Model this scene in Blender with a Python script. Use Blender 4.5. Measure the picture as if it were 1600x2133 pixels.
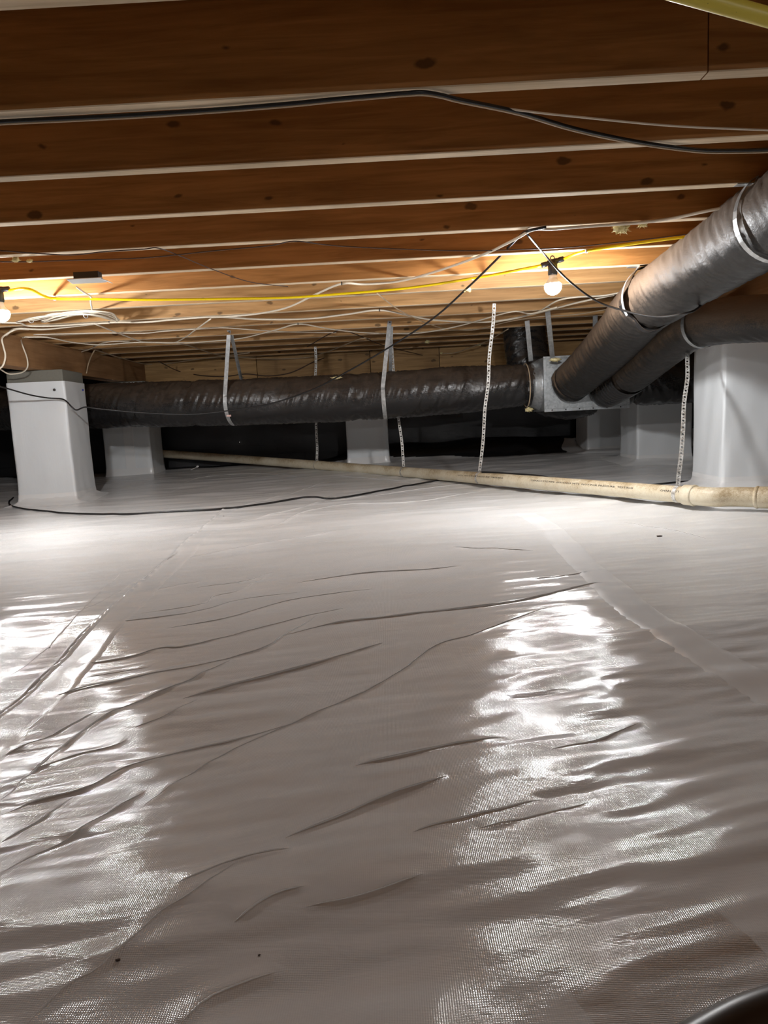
import bpy, bmesh, math, random
import numpy as np
from mathutils import Matrix, Vector

for o in list(bpy.data.objects):
    bpy.data.objects.remove(o, do_unlink=True)
SC = bpy.context.scene
COL = SC.collection
random.seed(7)
rng = np.random.default_rng(7)

# ------------------------------------------------------------------ camera
HC, ZC, FPX = 0.49, 1.155, 1480.0          # camera height, joist underside, focal length in pixels of a 1600x2133 frame
PITCH, ROLL, YAW = [math.radians(a) for a in (7.5, -2.895, -0.68)]
_cp, _sp = math.cos(PITCH), math.sin(PITCH)
FWD = np.array([math.sin(YAW) * _cp, math.cos(YAW) * _cp, -_sp])
_r0 = np.array([math.cos(YAW), -math.sin(YAW), 0.0])
_u0 = np.cross(_r0, FWD)
RIGHT = math.cos(ROLL) * _r0 + math.sin(ROLL) * _u0
UP = -math.sin(ROLL) * _r0 + math.cos(ROLL) * _u0
cam = bpy.data.objects.new('camera', bpy.data.cameras.new('camera'))
COL.objects.link(cam)
cam.matrix_world = Matrix(((RIGHT[0], UP[0], -FWD[0], 0), (RIGHT[1], UP[1], -FWD[1], 0),
                           (RIGHT[2], UP[2], -FWD[2], HC), (0, 0, 0, 1)))
cam.data.sensor_fit = 'HORIZONTAL'
cam.data.sensor_width = 36.0
cam.data.lens = FPX * 36.0 / 1600.0
cam.data.clip_start = 0.02
SC.camera = cam

# ------------------------------------------------------------------ world, exposure, lamp strength
w = bpy.data.worlds.new('world')
SC.world = w
w.use_nodes = True
w.node_tree.nodes['Background'].inputs[0].default_value = (0.9, 0.95, 1.0, 1)
w.node_tree.nodes['Background'].inputs[1].default_value = 0.0
SC.view_settings.view_transform = 'Standard'
SC.view_settings.look = 'None'
SC.view_settings.gamma = 1.0
SC.view_settings.use_curve_mapping = False
SC.view_settings.exposure = 0.15
BULB_STRENGTH = 1150.0
BULB_COLOR = (0.985, 0.99, 1.0)


# ------------------------------------------------------------------ rays: a pixel of the photograph meets a real plane of the room
def ray(x, y):
    return FWD + (x - 800) / FPX * RIGHT - (y - 1066.5) / FPX * UP


CAM = np.array([0, 0, HC])


def at_z(x, y, z):
    d = ray(x, y)
    return CAM + d * ((z - HC) / d[2])


def at_y(x, y, Y):
    d = ray(x, y)
    return CAM + d * (Y / d[1])


# ------------------------------------------------------------------ noise
_perm = rng.permutation(512)
_ang = rng.random(512) * 2 * np.pi


def noise2(x, y, seed=0):
    x = np.asarray(x, float); y = np.asarray(y, float)
    xi = np.floor(x).astype(int); yi = np.floor(y).astype(int)
    xf = x - xi; yf = y - yi

    def g(ix, iy):
        a = _ang[(_perm[(_perm[(ix + seed * 37) & 511] + iy) & 511])]
        return np.cos(a) * (x - ix) + np.sin(a) * (y - iy)
    u = xf ** 3 * (xf * (xf * 6 - 15) + 10); v = yf ** 3 * (yf * (yf * 6 - 15) + 10)
    a = g(xi, yi) * (1 - u) + g(xi + 1, yi) * u
    b = g(xi, yi + 1) * (1 - u) + g(xi + 1, yi + 1) * u
    return (a * (1 - v) + b * v) * 1.5


def sstep(a, b, x):
    t = np.clip((np.asarray(x, float) - a) / (b - a), 0, 1)
    return t * t * (3 - 2 * t)


# ------------------------------------------------------------------ objects
ORIG = {}


def tag(o, label=None, cat=None, group=None, kind=None):
    for k, v in (('label', label), ('category', cat), ('group', group), ('kind', kind)):
        if v:
            o[k] = v
    return o


def empty(name, loc, label, cat, group=None):
    o = bpy.data.objects.new(name, None)
    o.empty_display_size = 0.05
    COL.objects.link(o)
    o.location = loc
    ORIG[o.name] = np.array(loc, float)
    return tag(o, label, cat, group)


def link_mesh(name, verts, faces, mats, parent=None, smooth=True, fmat=None, loc=None):
    verts = np.asarray(verts, float)
    if parent is not None:
        org = ORIG[parent.name]
    elif loc is not None:
        org = np.asarray(loc, float)
    else:
        c = verts.mean(axis=0); org = np.array([c[0], c[1], verts[:, 2].min()])
    me = bpy.data.meshes.new(name)
    me.from_pydata((verts - org).tolist(), [], [list(map(int, f)) for f in faces])
    if not isinstance(mats, (list, tuple)):
        mats = [mats]
    for m in mats:
        me.materials.append(m)
    if fmat is not None:
        me.polygons.foreach_set('material_index', np.asarray(fmat, np.int32))
    if smooth:
        me.polygons.foreach_set('use_smooth', np.ones(len(me.polygons), bool))
    me.update()
    o = bpy.data.objects.new(name, me)
    COL.objects.link(o)
    if parent is not None:
        o.parent = parent
        ORIG[o.name] = org
    else:
        o.location = org
        ORIG[o.name] = org
    return o


class MB:
    def __init__(self):
        self.v = []; self.f = []; self.m = []

    def add(self, v, f, mi=0):
        n = len(self.v)
        self.v += [tuple(map(float, p)) for p in v]
        self.f += [[i + n for i in q] for q in f]
        self.m += [mi] * len(f)
        return self

    def box(self, lo, hi, mi=0, M=None):
        (x0, y0, z0), (x1, y1, z1) = lo, hi
        v = [(x0, y0, z0), (x1, y0, z0), (x1, y1, z0), (x0, y1, z0), (x0, y0, z1), (x1, y0, z1), (x1, y1, z1), (x0, y1, z1)]
        if M is not None:
            v = [tuple(M @ Vector(p)) for p in v]
        return self.add(v, [(0, 3, 2, 1), (4, 5, 6, 7), (0, 1, 5, 4), (1, 2, 6, 5), (2, 3, 7, 6), (3, 0, 4, 7)], mi)

    def lathe(self, prof, M, n=20, mi=0):
        v = []; f = []
        for r, z in prof:
            for k in range(n):
                a = 2 * math.pi * k / n
                v.append(tuple(M @ Vector((r * math.cos(a), r * math.sin(a), z))))
        for i in range(len(prof) - 1):
            for k in range(n):
                k2 = (k + 1) % n
                f.append((i * n + k, i * n + k2, (i + 1) * n + k2, (i + 1) * n + k))
        f.append(tuple(range(n))[::-1]); f.append(tuple((len(prof) - 1) * n + k for k in range(n)))
        return self.add(v, f, mi)

    def tube(self, pts, r, n=8, mi=0, cap=True):
        v, f = sweep(pts, r, n, cap)
        return self.add(v, f, mi)

    def build(self, name, mats, parent=None, smooth=False, bevel=0, loc=None):
        o = link_mesh(name, self.v, self.f, mats, parent, smooth, self.m, loc)
        if bevel:
            b = o.modifiers.new('bevel', 'BEVEL'); b.width = bevel; b.segments = 2; b.limit_method = 'ANGLE'
        return o


def spline(pts, per=8):
    """Catmull-Rom through 3-D points."""
    P = np.asarray(pts, float)
    if len(P) < 3:
        t = np.linspace(0, 1, per + 1)[:, None]
        return P[0] * (1 - t) + P[-1] * t
    Q = np.vstack([2 * P[0] - P[1], P, 2 * P[-1] - P[-2]])
    out = []
    for i in range(1, len(Q) - 2):
        p0, p1, p2, p3 = Q[i - 1], Q[i], Q[i + 1], Q[i + 2]
        for t in np.linspace(0, 1, per, endpoint=False):
            out.append(.5 * ((2 * p1) + (-p0 + p2) * t + (2 * p0 - 5 * p1 + 4 * p2 - p3) * t * t + (-p0 + 3 * p1 - 3 * p2 + p3) * t ** 3))
    out.append(P[-1])
    return np.array(out)


def resample(P, step):
    P = np.asarray(P, float)
    d = np.r_[0, np.cumsum(np.linalg.norm(np.diff(P, axis=0), axis=1))]
    n = max(2, int(round(d[-1] / step)) + 1)
    s = np.linspace(0, d[-1], n)
    return np.stack([np.interp(s, d, P[:, k]) for k in range(3)], 1), s


def frames(P):
    T = np.gradient(P, axis=0)
    T /= np.linalg.norm(T, axis=1)[:, None] + 1e-12
    up = np.array([0, 0, 1.0])
    if abs(T[0] @ up) > .9:
        up = np.array([1.0, 0, 0])
    N = np.zeros_like(P)
    n = up - T[0] * (up @ T[0]); n /= np.linalg.norm(n)
    for i in range(len(P)):
        n = n - T[i] * (n @ T[i]); n /= np.linalg.norm(n)
        N[i] = n
    return T, N, np.cross(T, N)


def sweep(P, r, n=8, cap=True):
    P = np.asarray(P, float)
    T, N, B = frames(P)
    th = np.linspace(0, 2 * np.pi, n, endpoint=False)
    r = np.asarray(r, float)
    if r.ndim == 0:
        r = np.full((len(P), n), float(r))
    elif r.ndim == 1:
        r = np.repeat(r[:, None], n, 1)
    V = P[:, None, :] + r[:, :, None] * (np.cos(th)[None, :, None] * N[:, None, :] + np.sin(th)[None, :, None] * B[:, None, :])
    m = len(P)
    f = []
    for i in range(m - 1):
        for k in range(n):
            k2 = (k + 1) % n
            f.append((i * n + k, (i + 1) * n + k, (i + 1) * n + k2, i * n + k2))
    if cap:
        f.append(tuple(range(n))); f.append(tuple((m - 1) * n + k for k in range(n))[::-1])
    return V.reshape(-1, 3), f


# ------------------------------------------------------------------ materials
class NT:
    def __init__(self, name):
        self.m = bpy.data.materials.new(name)
        self.m.use_nodes = True
        self.t = self.m.node_tree
        self.b = self.t.nodes['Principled BSDF']

    def n(self, kind, **kw):
        nd = self.t.nodes.new(kind)
        for k, v in kw.items():
            if k.startswith('i_'):
                key = k[2:]
                key = int(key) if key.isdigit() else key.replace('_', ' ')
                nd.inputs[key].default_value = v
            else:
                setattr(nd, k, v)
        return nd

    def l(self, a, b):
        self.t.links.new(a, b)
        return self

    def coord(self, scale=(1, 1, 1), rand=False, rot=(0, 0, 0)):
        tc = self.n('ShaderNodeTexCoord')
        mp = self.n('ShaderNodeMapping')
        mp.inputs['Scale'].default_value = scale
        mp.inputs['Rotation'].default_value = rot
        self.l(tc.outputs['Object'], mp.inputs['Vector'])
        if rand:
            oi = self.n('ShaderNodeObjectInfo')
            mu = self.n('ShaderNodeMath', operation='MULTIPLY'); mu.inputs[1].default_value = 61.0
            self.l(oi.outputs['Random'], mu.inputs[0])
            ad = self.n('ShaderNodeVectorMath', operation='ADD')
            self.l(mp.outputs[0], ad.inputs[0]); self.l(mu.outputs[0], ad.inputs[1])
            return ad.outputs[0]
        return mp.outputs[0]

    def noise(self, vec, scale, detail=3, rough=.55, dist=0):
        nd = self.n('ShaderNodeTexNoise')
        nd.inputs['Scale'].default_value = scale; nd.inputs['Detail'].default_value = detail
        nd.inputs['Roughness'].default_value = rough; nd.inputs['Distortion'].default_value = dist
        self.l(vec, nd.inputs['Vector'])
        return nd.outputs['Fac']

    def ramp(self, fac, stops):
        r = self.n('ShaderNodeValToRGB')
        els = r.color_ramp.elements
        while len(els) < len(stops):
            els.new(.5)
        for e, (p, c) in zip(els, stops):
            e.position = p
            e.color = (*c, 1) if len(c) == 3 else c
        self.l(fac, r.inputs[0])
        return r.outputs[0]

    def mix(self, fac, a, b, mode='MIX'):
        x = self.n('ShaderNodeMix', data_type='RGBA', blend_type=mode)
        for sock, val in ((x.inputs[0], fac), (x.inputs[6], a), (x.inputs[7], b)):
            if hasattr(val, 'links'):
                self.l(val, sock)
            elif isinstance(val, (int, float)):
                sock.default_value = val
            else:
                sock.default_value = (*val, 1)
        return x.outputs[2]

    def math(self, op, a, b=0.0):
        x = self.n('ShaderNodeMath', operation=op)
        for s, v in ((x.inputs[0], a), (x.inputs[1], b)):
            if hasattr(v, 'links'):
                self.l(v, s)
            else:
                s.default_value = v
        return x.outputs[0]

    def bump(self, h, strength=.3, dist=.002):
        b = self.n('ShaderNodeBump')
        b.inputs['Strength'].default_value = strength; b.inputs['Distance'].default_value = dist
        self.l(h, b.inputs['Height'])
        self.l(b.outputs[0], self.b.inputs['Normal'])

    def set(self, **kw):
        for k, v in kw.items():
            s = self.b.inputs[k.replace('_', ' ')]
            if hasattr(v, 'links'):
                self.l(v, s)
            elif isinstance(v, tuple) and len(v) == 3:
                s.default_value = (*v, 1)
            else:
                s.default_value = v
        return self


def simple(name, col, rough=.5, metal=0.0, spec=.5):
    t = NT(name)
    t.set(Base_Color=col, Roughness=rough, Metallic=metal, Specular_IOR_Level=spec)
    return t.m


def wood(name, dark, light, knots=True, rough=.62, stain=.25):
    t = NT(name)
    v = t.coord((1, 1, 1), rand=True)
    mp = t.n('ShaderNodeMapping'); mp.inputs['Scale'].default_value = (1.1, 16, 16); t.l(v, mp.inputs['Vector'])
    grain = t.noise(mp.outputs[0], 2.2, 5, .6, .6)
    fine = t.n('ShaderNodeMapping'); fine.inputs['Scale'].default_value = (6, 150, 150); t.l(v, fine.inputs['Vector'])
    fg = t.noise(fine.outputs[0], 1.0, 2, .5)
    c = t.ramp(grain, [(.36, tuple(x * .88 for x in dark)), (.64, tuple(x * 1.06 for x in light))])
    c = t.mix(t.math('MULTIPLY', fg, .35), c, tuple(x * .55 for x in dark))
    big = t.noise(v, 1.7, 3, .6)
    c = t.mix(t.ramp(big, [(.45, (0, 0, 0)), (.72, (stain, stain, stain))]), c, tuple(x * .42 for x in dark))
    if knots:
        sq = t.n('ShaderNodeSeparateXYZ'); t.l(v, sq.inputs[0])
        wob = t.noise(v, 26, 2, .5)
        k = t.n('ShaderNodeCombineXYZ')
        t.l(t.math('MULTIPLY', sq.outputs['X'], 3.6), k.inputs[0])
        t.l(t.math('ADD', t.math('MULTIPLY', sq.outputs['Z'], 7.0), t.math('MULTIPLY', wob, .16)), k.inputs[1])
        vo = t.n('ShaderNodeTexVoronoi', voronoi_dimensions='2D'); vo.inputs['Scale'].default_value = 1.0; t.l(k.outputs[0], vo.inputs['Vector'])
        sep = t.n('ShaderNodeSeparateColor'); t.l(vo.outputs['Color'], sep.inputs[0])
        thr = t.math('SUBTRACT', t.math('MULTIPLY', sep.outputs[0], .12), .045)
        d = t.math('SUBTRACT', vo.outputs['Distance'], thr)
        kn = t.ramp(d, [(0.0, (1, 1, 1)), (.035, (0, 0, 0))])
        c = t.mix(t.math('MULTIPLY', kn, .8), c, tuple(x * .22 for x in dark))
    oi = t.n('ShaderNodeObjectInfo')
    tone = t.ramp(oi.outputs['Random'], [(0, (.86, .84, .82)), (1, (1.08, 1.08, 1.08))])
    c = t.mix(1.0, c, tone, 'MULTIPLY')
    t.set(Base_Color=c, Roughness=rough, Specular_IOR_Level=.35)
    t.bump(fg, .25, .0008)
    return t.m


M = {}
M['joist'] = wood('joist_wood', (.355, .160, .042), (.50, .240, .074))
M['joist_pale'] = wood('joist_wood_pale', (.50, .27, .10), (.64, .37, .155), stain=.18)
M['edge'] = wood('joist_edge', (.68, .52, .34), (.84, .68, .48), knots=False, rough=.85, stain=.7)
M['girder'] = wood('girder_wood', (.30, .145, .055), (.42, .215, .09))
M['rim'] = wood('rim_wood', (.42, .24, .09), (.56, .34, .14))
M['subfloor'] = wood('subfloor_wood', (.30, .14, .04), (.42, .21, .07), knots=False)


def liner_mat(name, col, rough, weave=True, dirt=0.1, wscale=150, wstr=.30, crink=9.0):
    t = NT(name)
    v = t.coord()
    big = t.noise(v, 2.4, 4, .6)
    c = t.mix(t.ramp(big, [(.45, (0, 0, 0)), (.75, (dirt, dirt, dirt))]), col, tuple(x * y for x, y in zip(col, (.78, .70, .60))))
    t.set(Base_Color=c, Roughness=rough, Specular_IOR_Level=.5)
    if weave:
        wa = t.n('ShaderNodeTexWave', wave_type='BANDS', bands_direction='X'); wb = t.n('ShaderNodeTexWave', wave_type='BANDS', bands_direction='Y')
        wc = t.n('ShaderNodeTexWave', wave_type='BANDS', bands_direction='Z')
        for q, s in ((wa, 1), (wb, 1.15), (wc, 1.07)):
            q.inputs['Scale'].default_value = wscale * s; q.inputs['Distortion'].default_value = .6; q.inputs['Detail'].default_value = 1.5
            q.inputs['Detail Scale'].default_value = .3
            t.l(v, q.inputs['Vector'])
        h = t.math('ADD', t.math('ADD', wa.outputs['Fac'], wb.outputs['Fac']), wc.outputs['Fac'])
        md = t.ramp(t.noise(v, 7, 3, .6), [(.3, (.25,) * 3), (.7, (1, 1, 1))])
        h = t.math('MULTIPLY', h, md)
        st = t.n('ShaderNodeMapping'); st.inputs['Scale'].default_value = (9, 30, 20); st.inputs['Rotation'].default_value = (0, 0, -.22); t.l(v, st.inputs['Vector'])
        cr = t.noise(st.outputs[0], 1.0, 4, .55, .8)
        fc = t.noise(v, 210, 2, .6)
        t.bump(t.math('ADD', t.math('ADD', h, t.math('MULTIPLY', fc, 1.2)), t.math('MULTIPLY', cr, crink)), wstr, .0010)
    return t.m


M['liner'] = liner_mat('white_liner', (.79, .79, .785), .14, dirt=.2, wstr=.205)
M['wrap'] = liner_mat('pier_wrap_liner', (.76, .785, .80), .30, dirt=.12, wstr=.2, crink=3.0)
M['tape'] = liner_mat('white_seam_tape', (.83, .83, .825), .22, weave=False)
M['black_liner'] = liner_mat('black_liner', (.020, .020, .022), .30, dirt=.2, wscale=60)


def duct_mat(name, base, dust, amount, rough, spec=.5):
    t = NT(name)
    v = t.coord()
    geo = t.n('ShaderNodeNewGeometry')
    sx = t.n('ShaderNodeSeparateXYZ'); t.l(geo.outputs['Normal'], sx.inputs[0])
    up = t.ramp(t.math('MULTIPLY_ADD', sx.outputs['Z'], .5), [(0, (0, 0, 0)), (1, (1, 1, 1))])
    upm = t.n('ShaderNodeMapRange'); upm.inputs[1].default_value = -.75; upm.inputs[2].default_value = .7; t.l(sx.outputs['Z'], upm.inputs[0])
    st = t.n('ShaderNodeMapping'); st.inputs['Scale'].default_value = (9, 30, 60); st.inputs['Rotation'].default_value = (.4, .6, .5); t.l(v, st.inputs['Vector'])
    n1 = t.noise(st.outputs[0], 1.2, 5, .7, .8)
    n2 = t.noise(v, 11, 5, .65)
    n3 = t.noise(v, 160, 2, .6)
    k = t.math('MULTIPLY', upm.outputs[0], t.math('ADD', n1, n2))
    k = t.math('ADD', k, t.math('MULTIPLY', t.math('SUBTRACT', n3, .5), .5))
    k = t.math('MULTIPLY', k, amount)
    fac = t.ramp(k, [(.22, (0, 0, 0)), (.85, (.9, .9, .9))])
    c = t.mix(fac, base, dust)
    rg = t.ramp(fac, [(0, (rough,) * 3), (1, (.75,) * 3)])
    t.set(Base_Color=c, Roughness=rg, Specular_IOR_Level=spec)
    b1 = t.noise(st.outputs[0], .8, 4, .6, 1.2)
    b2 = t.noise(st.outputs[0], 2.6, 3, .6, 1.0)
    t.bump(t.math('ADD', t.math('ADD', b1, t.math('MULTIPLY', b2, .35)), t.math('MULTIPLY', n2, .15)), .38, .004)
    return t.m


M['duct_black'] = duct_mat('black_duct_jacket', (.014, .013, .013), (.11, .075, .05), .62, .22)
M['duct_dusty'] = duct_mat('dusty_duct_jacket', (.016, .0135, .0115), (.125, .085, .056), 1.6, .42, .28)
M['duct_mid'] = duct_mat('grey_dusty_duct_jacket', (.016, .0135, .0115), (.125, .088, .060), 1.6, .42, .28)

t = NT('galvanised_steel')
v = t.coord()
vo = t.n('ShaderNodeTexVoronoi'); vo.inputs['Scale'].default_value = 70; t.l(v, vo.inputs['Vector'])
sp = t.n('ShaderNodeSeparateColor'); t.l(vo.outputs['Color'], sp.inputs[0])
nn = t.noise(v, 9, 5, .65)
c = t.ramp(sp.outputs[0], [(0, (.33, .35, .36)), (1, (.47, .49, .50))])
c = t.mix(t.ramp(nn, [(.5, (0, 0, 0)), (.75, (.55,) * 3)]), c, (.17, .15, .12))
t.set(Base_Color=c, Metallic=.75, Roughness=t.ramp(nn, [(.3, (.30,) * 3), (.8, (.6,) * 3)]))
t.bump(nn, .15, .002)
M['galv'] = t.m
t = NT('strap_steel')
v = t.coord()
nn = t.noise(v, 40, 4, .6)
t.set(Base_Color=t.ramp(nn, [(.35, (.40, .41, .41)), (.7, (.62, .63, .63))]), Metallic=.6, Roughness=.38)
M['strap'] = t.m
t = NT('perforated_strap_steel')
v = t.coord()
nn = t.noise(v, 60, 5, .7)
t.set(Base_Color=t.ramp(nn, [(.38, (.30, .27, .23)), (.62, (.72, .72, .70))]), Metallic=.35, Roughness=.5)
M['perf'] = t.m
t = NT('stained_white_plastic_pipe')
v = t.coord()
n1 = t.noise(v, 6, 5, .65); n2 = t.noise(v, 70, 4, .75)
geo = t.n('ShaderNodeNewGeometry'); sx = t.n('ShaderNodeSeparateXYZ'); t.l(geo.outputs['Normal'], sx.inputs[0])
upm = t.n('ShaderNodeMapRange'); upm.inputs[1].default_value = -.4; upm.inputs[2].default_value = 1.0; t.l(sx.outputs['Z'], upm.inputs[0])
n4 = t.noise(v, 260, 3, .7)
k = t.math('ADD', t.math('MULTIPLY', n1, .9), t.math('ADD', t.math('MULTIPLY', t.math('ADD', n2, n4), .42), t.math('MULTIPLY', upm.outputs[0], .22)))
c = t.ramp(t.math('MULTIPLY', k, .5), [(.40, (.70, .64, .50)), (.49, (.62, .54, .39)), (.57, (.42, .32, .19)), (.66, (.22, .155, .085))])
t.set(Base_Color=c, Roughness=.5)
M['pvc'] = t.m
t = NT('concrete_block')
v = t.coord()
nn = t.noise(v, 70, 5, .7); n2 = t.noise(v, 6, 3, .6)
t.set(Base_Color=t.mix(t.math('MULTIPLY', nn, .6), (.22, .21, .175), (.12, .115, .095)), Roughness=.95)
t.bump(nn, .6, .004)
M['block'] = t.m
M['yellow'] = simple('yellow_cord_jacket', (.86, .62, .0), .35)
t = NT('yellow_pipe_coat')
v = t.coord(); nn = t.noise(v, 90, 3, .7)
t.set(Base_Color=t.ramp(nn, [(.28, (.10, .08, .01)), (.34, (.80, .66, .10))]), Roughness=.4)
M['yellow_pipe'] = t.m
M['black_plastic'] = simple('black_plastic', (.012, .013, .018), .45)
M['black_cable'] = simple('black_cable_jacket', (.012, .011, .011), .38)
M['brown_cable'] = simple('brown_cable_jacket', (.06, .03, .018), .5)
M['white_cable'] = simple('cream_cable_jacket', (.74, .66, .53), .45)
M['thin_cable'] = simple('tan_wire_jacket', (.50, .38, .25), .5)
M['tie'] = simple('white_nylon_tie', (.8, .8, .78), .5)
M['staple'] = simple('dark_staple', (.05, .045, .04), .5, .5)
M['ink'] = simple('pipe_ink', (.035, .03, .025), .7)
M['blue_ink'] = simple('blue_mark', (.02, .03, .25), .6)
M['plate'] = simple('pale_plate', (.62, .62, .60), .35)
M['pink'] = simple('faded_pink_tag', (.72, .50, .45), .7)
M['hose'] = simple('dark_brown_rubber', (.035, .022, .014), .35)
M['speck'] = simple('brown_debris', (.05, .03, .02), .9)
t = NT('yellow_fibreglass')
v = t.coord(); nn = t.noise(v, 60, 4, .7)
t.set(Base_Color=t.ramp(nn, [(.3, (.55, .43, .14)), (.7, (.86, .78, .50))]), Roughness=1.0)
t.bump(nn, .8, .004)
M['fluff'] = t.m
t = NT('lit_bulb')
t.set(Base_Color=(.9, .9, .9))
t.b.inputs['Emission Color'].default_value = (*BULB_COLOR, 1)
t.b.inputs['Emission Strength'].default_value = BULB_STRENGTH
M['bulb'] = t.m
M['bulb_neck'] = simple('white_bulb_neck', (.8, .8, .78), .4)

# ------------------------------------------------------------------ floor height (swells, folds of the liner, bank at the back)
CREASES = []     # polyline in metres, amplitude, half width


def crease(px, amp=.0045, wid=.006):
    CREASES.append((np.array([at_z(x, y, 0.0)[:2] for x, y in px]), amp, wid))


for px, a in (
    ([(40, 1460), (116, 1440), (232, 1415), (325, 1397), (426, 1382), (504, 1362), (550, 1350), (593, 1327), (665, 1282)], .004),
    ([(593, 1327), (700, 1303), (800, 1293), (1000, 1270), (1130, 1247), (1230, 1218), (1290, 1214)], .007),
    ([(0, 1657), (70, 1590), (150, 1525), (220, 1480), (302, 1445), (387, 1415), (484, 1372)], .005),
    ([(380, 1445), (465, 1424), (600, 1393), (700, 1370), (800, 1342)], .006),
    ([(174, 1405), (310, 1384)], .0025),
    ([(120, 1385), (260, 1368), (333, 1351), (388, 1347), (504, 1320), (620, 1290), (715, 1270)], .0045),
    ([(349, 1312), (465, 1292), (542, 1269), (620, 1250), (775, 1226)], .0035),
    ([(205, 1308), (349, 1289), (426, 1273), (504, 1250), (620, 1234)], .003),
    ([(271, 1246), (341, 1229), (419, 1211)], .0025),
    ([(295, 1281), (419, 1260), (446, 1242), (504, 1227), (562, 1194)], .003),
    ([(411, 1227), (504, 1211), (570, 1190)], .0025),
    ([(349, 1172), (465, 1145), (700, 1105)], .002),
    ([(620, 1212), (760, 1195), (900, 1186), (960, 1180)], .005),
    ([(945, 1145), (1030, 1147), (1110, 1150)], .005),
    ([(1110, 1208), (1180, 1200), (1228, 1190)], .006),
    ([(300, 1665), (400, 1600), (500, 1545), (590, 1500), (700, 1455), (780, 1422), (840, 1390), (905, 1352), (1000, 1325), (1140, 1275)], .004),
    ([(0, 1690), (70, 1660), (180, 1633), (260, 1590), (400, 1550), (500, 1527), (600, 1495)], .005),
    ([(740, 1595), (850, 1570), (950, 1545), (1055, 1530)], .007),
    ([(595, 1750), (700, 1705), (800, 1662), (930, 1620)], .007),
    ([(860, 1740), (950, 1710), (1050, 1685), (1125, 1665)], .006),
    ([(360, 1860), (500, 1800), (610, 1775)], .007),
    ([(60, 2133), (140, 2060), (200, 2028), (245, 1990), (290, 1955), (340, 1910), (400, 1878), (490, 1810)], .0045),
    ([(0, 1755), (80, 1705), (150, 1650)], .004),
    ([(0, 1825), (70, 1780), (140, 1745), (200, 1700), (260, 1660), (300, 1640)], .0045),
    ([(0, 1560), (60, 1535), (130, 1505), (200, 1470)], .0035),
    ([(60, 1590), (150, 1560), (230, 1540), (262, 1525)], .0045),
    ([(280, 1503), (340, 1482), (410, 1446)], .003),
    ([(0, 1485), (60, 1465), (150, 1430), (230, 1412)], .0035),
    ([(370, 2133), (430, 2080), (500, 2050), (590, 2020)], .006),
    ([(490, 1930), (570, 1880), (640, 1860)], .005),
    ([(640, 1900), (760, 1870), (880, 1830)], .004),
    ([(1000, 1730), (1120, 1700), (1230, 1670)], .004),
    ([(1150, 1560), (1240, 1540), (1330, 1500)], .004),
    ([(120, 1285), (200, 1262), (300, 1200), (400, 1130)], .002),
    ([(20, 1400), (100, 1350), (120, 1330), (250, 1190)], .0025),
    ([(500, 1090), (620, 1060), (700, 1040), (900, 1016), (1010, 1006)], .004),
    ([(560, 1100), (640, 1068), (720, 1052), (860, 1046), (1010, 1020)], .004),
    ([(440, 1078), (520, 1050), (600, 1030), (680, 1008)], .003),
    ([(350, 1030), (420, 1008), (540, 1000), (640, 1005)], .003),
    ([(700, 1000), (820, 1003), (930, 1010)], .003),
    ([(1300, 1085), (1400, 1105), (1470, 1120)], .003),
):
    crease(px, a)
SEAM_L = [(470, 1058), (440, 1085), (400, 1120), (350, 1165), (305, 1205), (270, 1240), (235, 1270), (200, 1305), (160, 1345), (110, 1390), (60, 1435), (0, 1485)]
SEAM_LW = np.array([at_z(x, y, 0.0)[:2] for x, y in SEAM_L])
SEAM_LW = np.vstack([SEAM_LW, SEAM_LW[-1] + (SEAM_LW[-1] - SEAM_LW[-2]) * 6])
SEAM_R = [(1095, 1068), (1140, 1092), (1172, 1130), (1215, 1172), (1265, 1215), (1310, 1262), (1375, 1310), (1450, 1352), (1520, 1390), (1600, 1428)]
SEAM_RW = np.array([at_z(x, y, 0.0)[:2] for x, y in SEAM_R])
SEAM_RW = np.vstack([SEAM_RW, SEAM_RW[-1] + (SEAM_RW[-1] - SEAM_RW[-2]) * 5])


def seg_dist(X, Y, poly):
    best = np.full(X.shape, 1e9); side = np.zeros(X.shape); par = np.zeros(X.shape)
    L = np.r_[0, np.cumsum(np.linalg.norm(np.diff(poly, axis=0), axis=1))]
    for i in range(len(poly) - 1):
        a, b = poly[i], poly[i + 1]
        d = b - a; l2 = d @ d
        t = np.clip(((X - a[0]) * d[0] + (Y - a[1]) * d[1]) / l2, 0, 1)
        px, py = X - (a[0] + t * d[0]), Y - (a[1] + t * d[1])
        q = np.hypot(px, py)
        s = np.sign(d[0] * py - d[1] * px)
        k = q < best
        best = np.where(k, q, best); side = np.where(k, s, side); par = np.where(k, (L[i] + t * math.sqrt(l2)) / L[-1], par)
    return best, side, par


# long swell of the ground under the liner: slope at a few distances, integrated
SW_Y = np.linspace(0, 2.2, 881)
_sl = np.interp(SW_Y, [0, .40, .57, .62, .70, .76, .82, .95, 1.08, 1.25, 1.4, 1.55, 1.8], [0, .0, .03, .06, .06, -.05, -.085, -.04, 0, .028, .028, .0, 0])
_sn = np.interp(SW_Y, [0, .36, .45, .52, .57, .61, .66], [0, 0, -.13, -.17, -.10, .0, 0])
SW_H = np.cumsum(_sl) * (SW_Y[1]); SW_H -= SW_H[-1]
SW_N = np.cumsum(_sn) * (SW_Y[1]); SW_N -= SW_N[-1]


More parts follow.
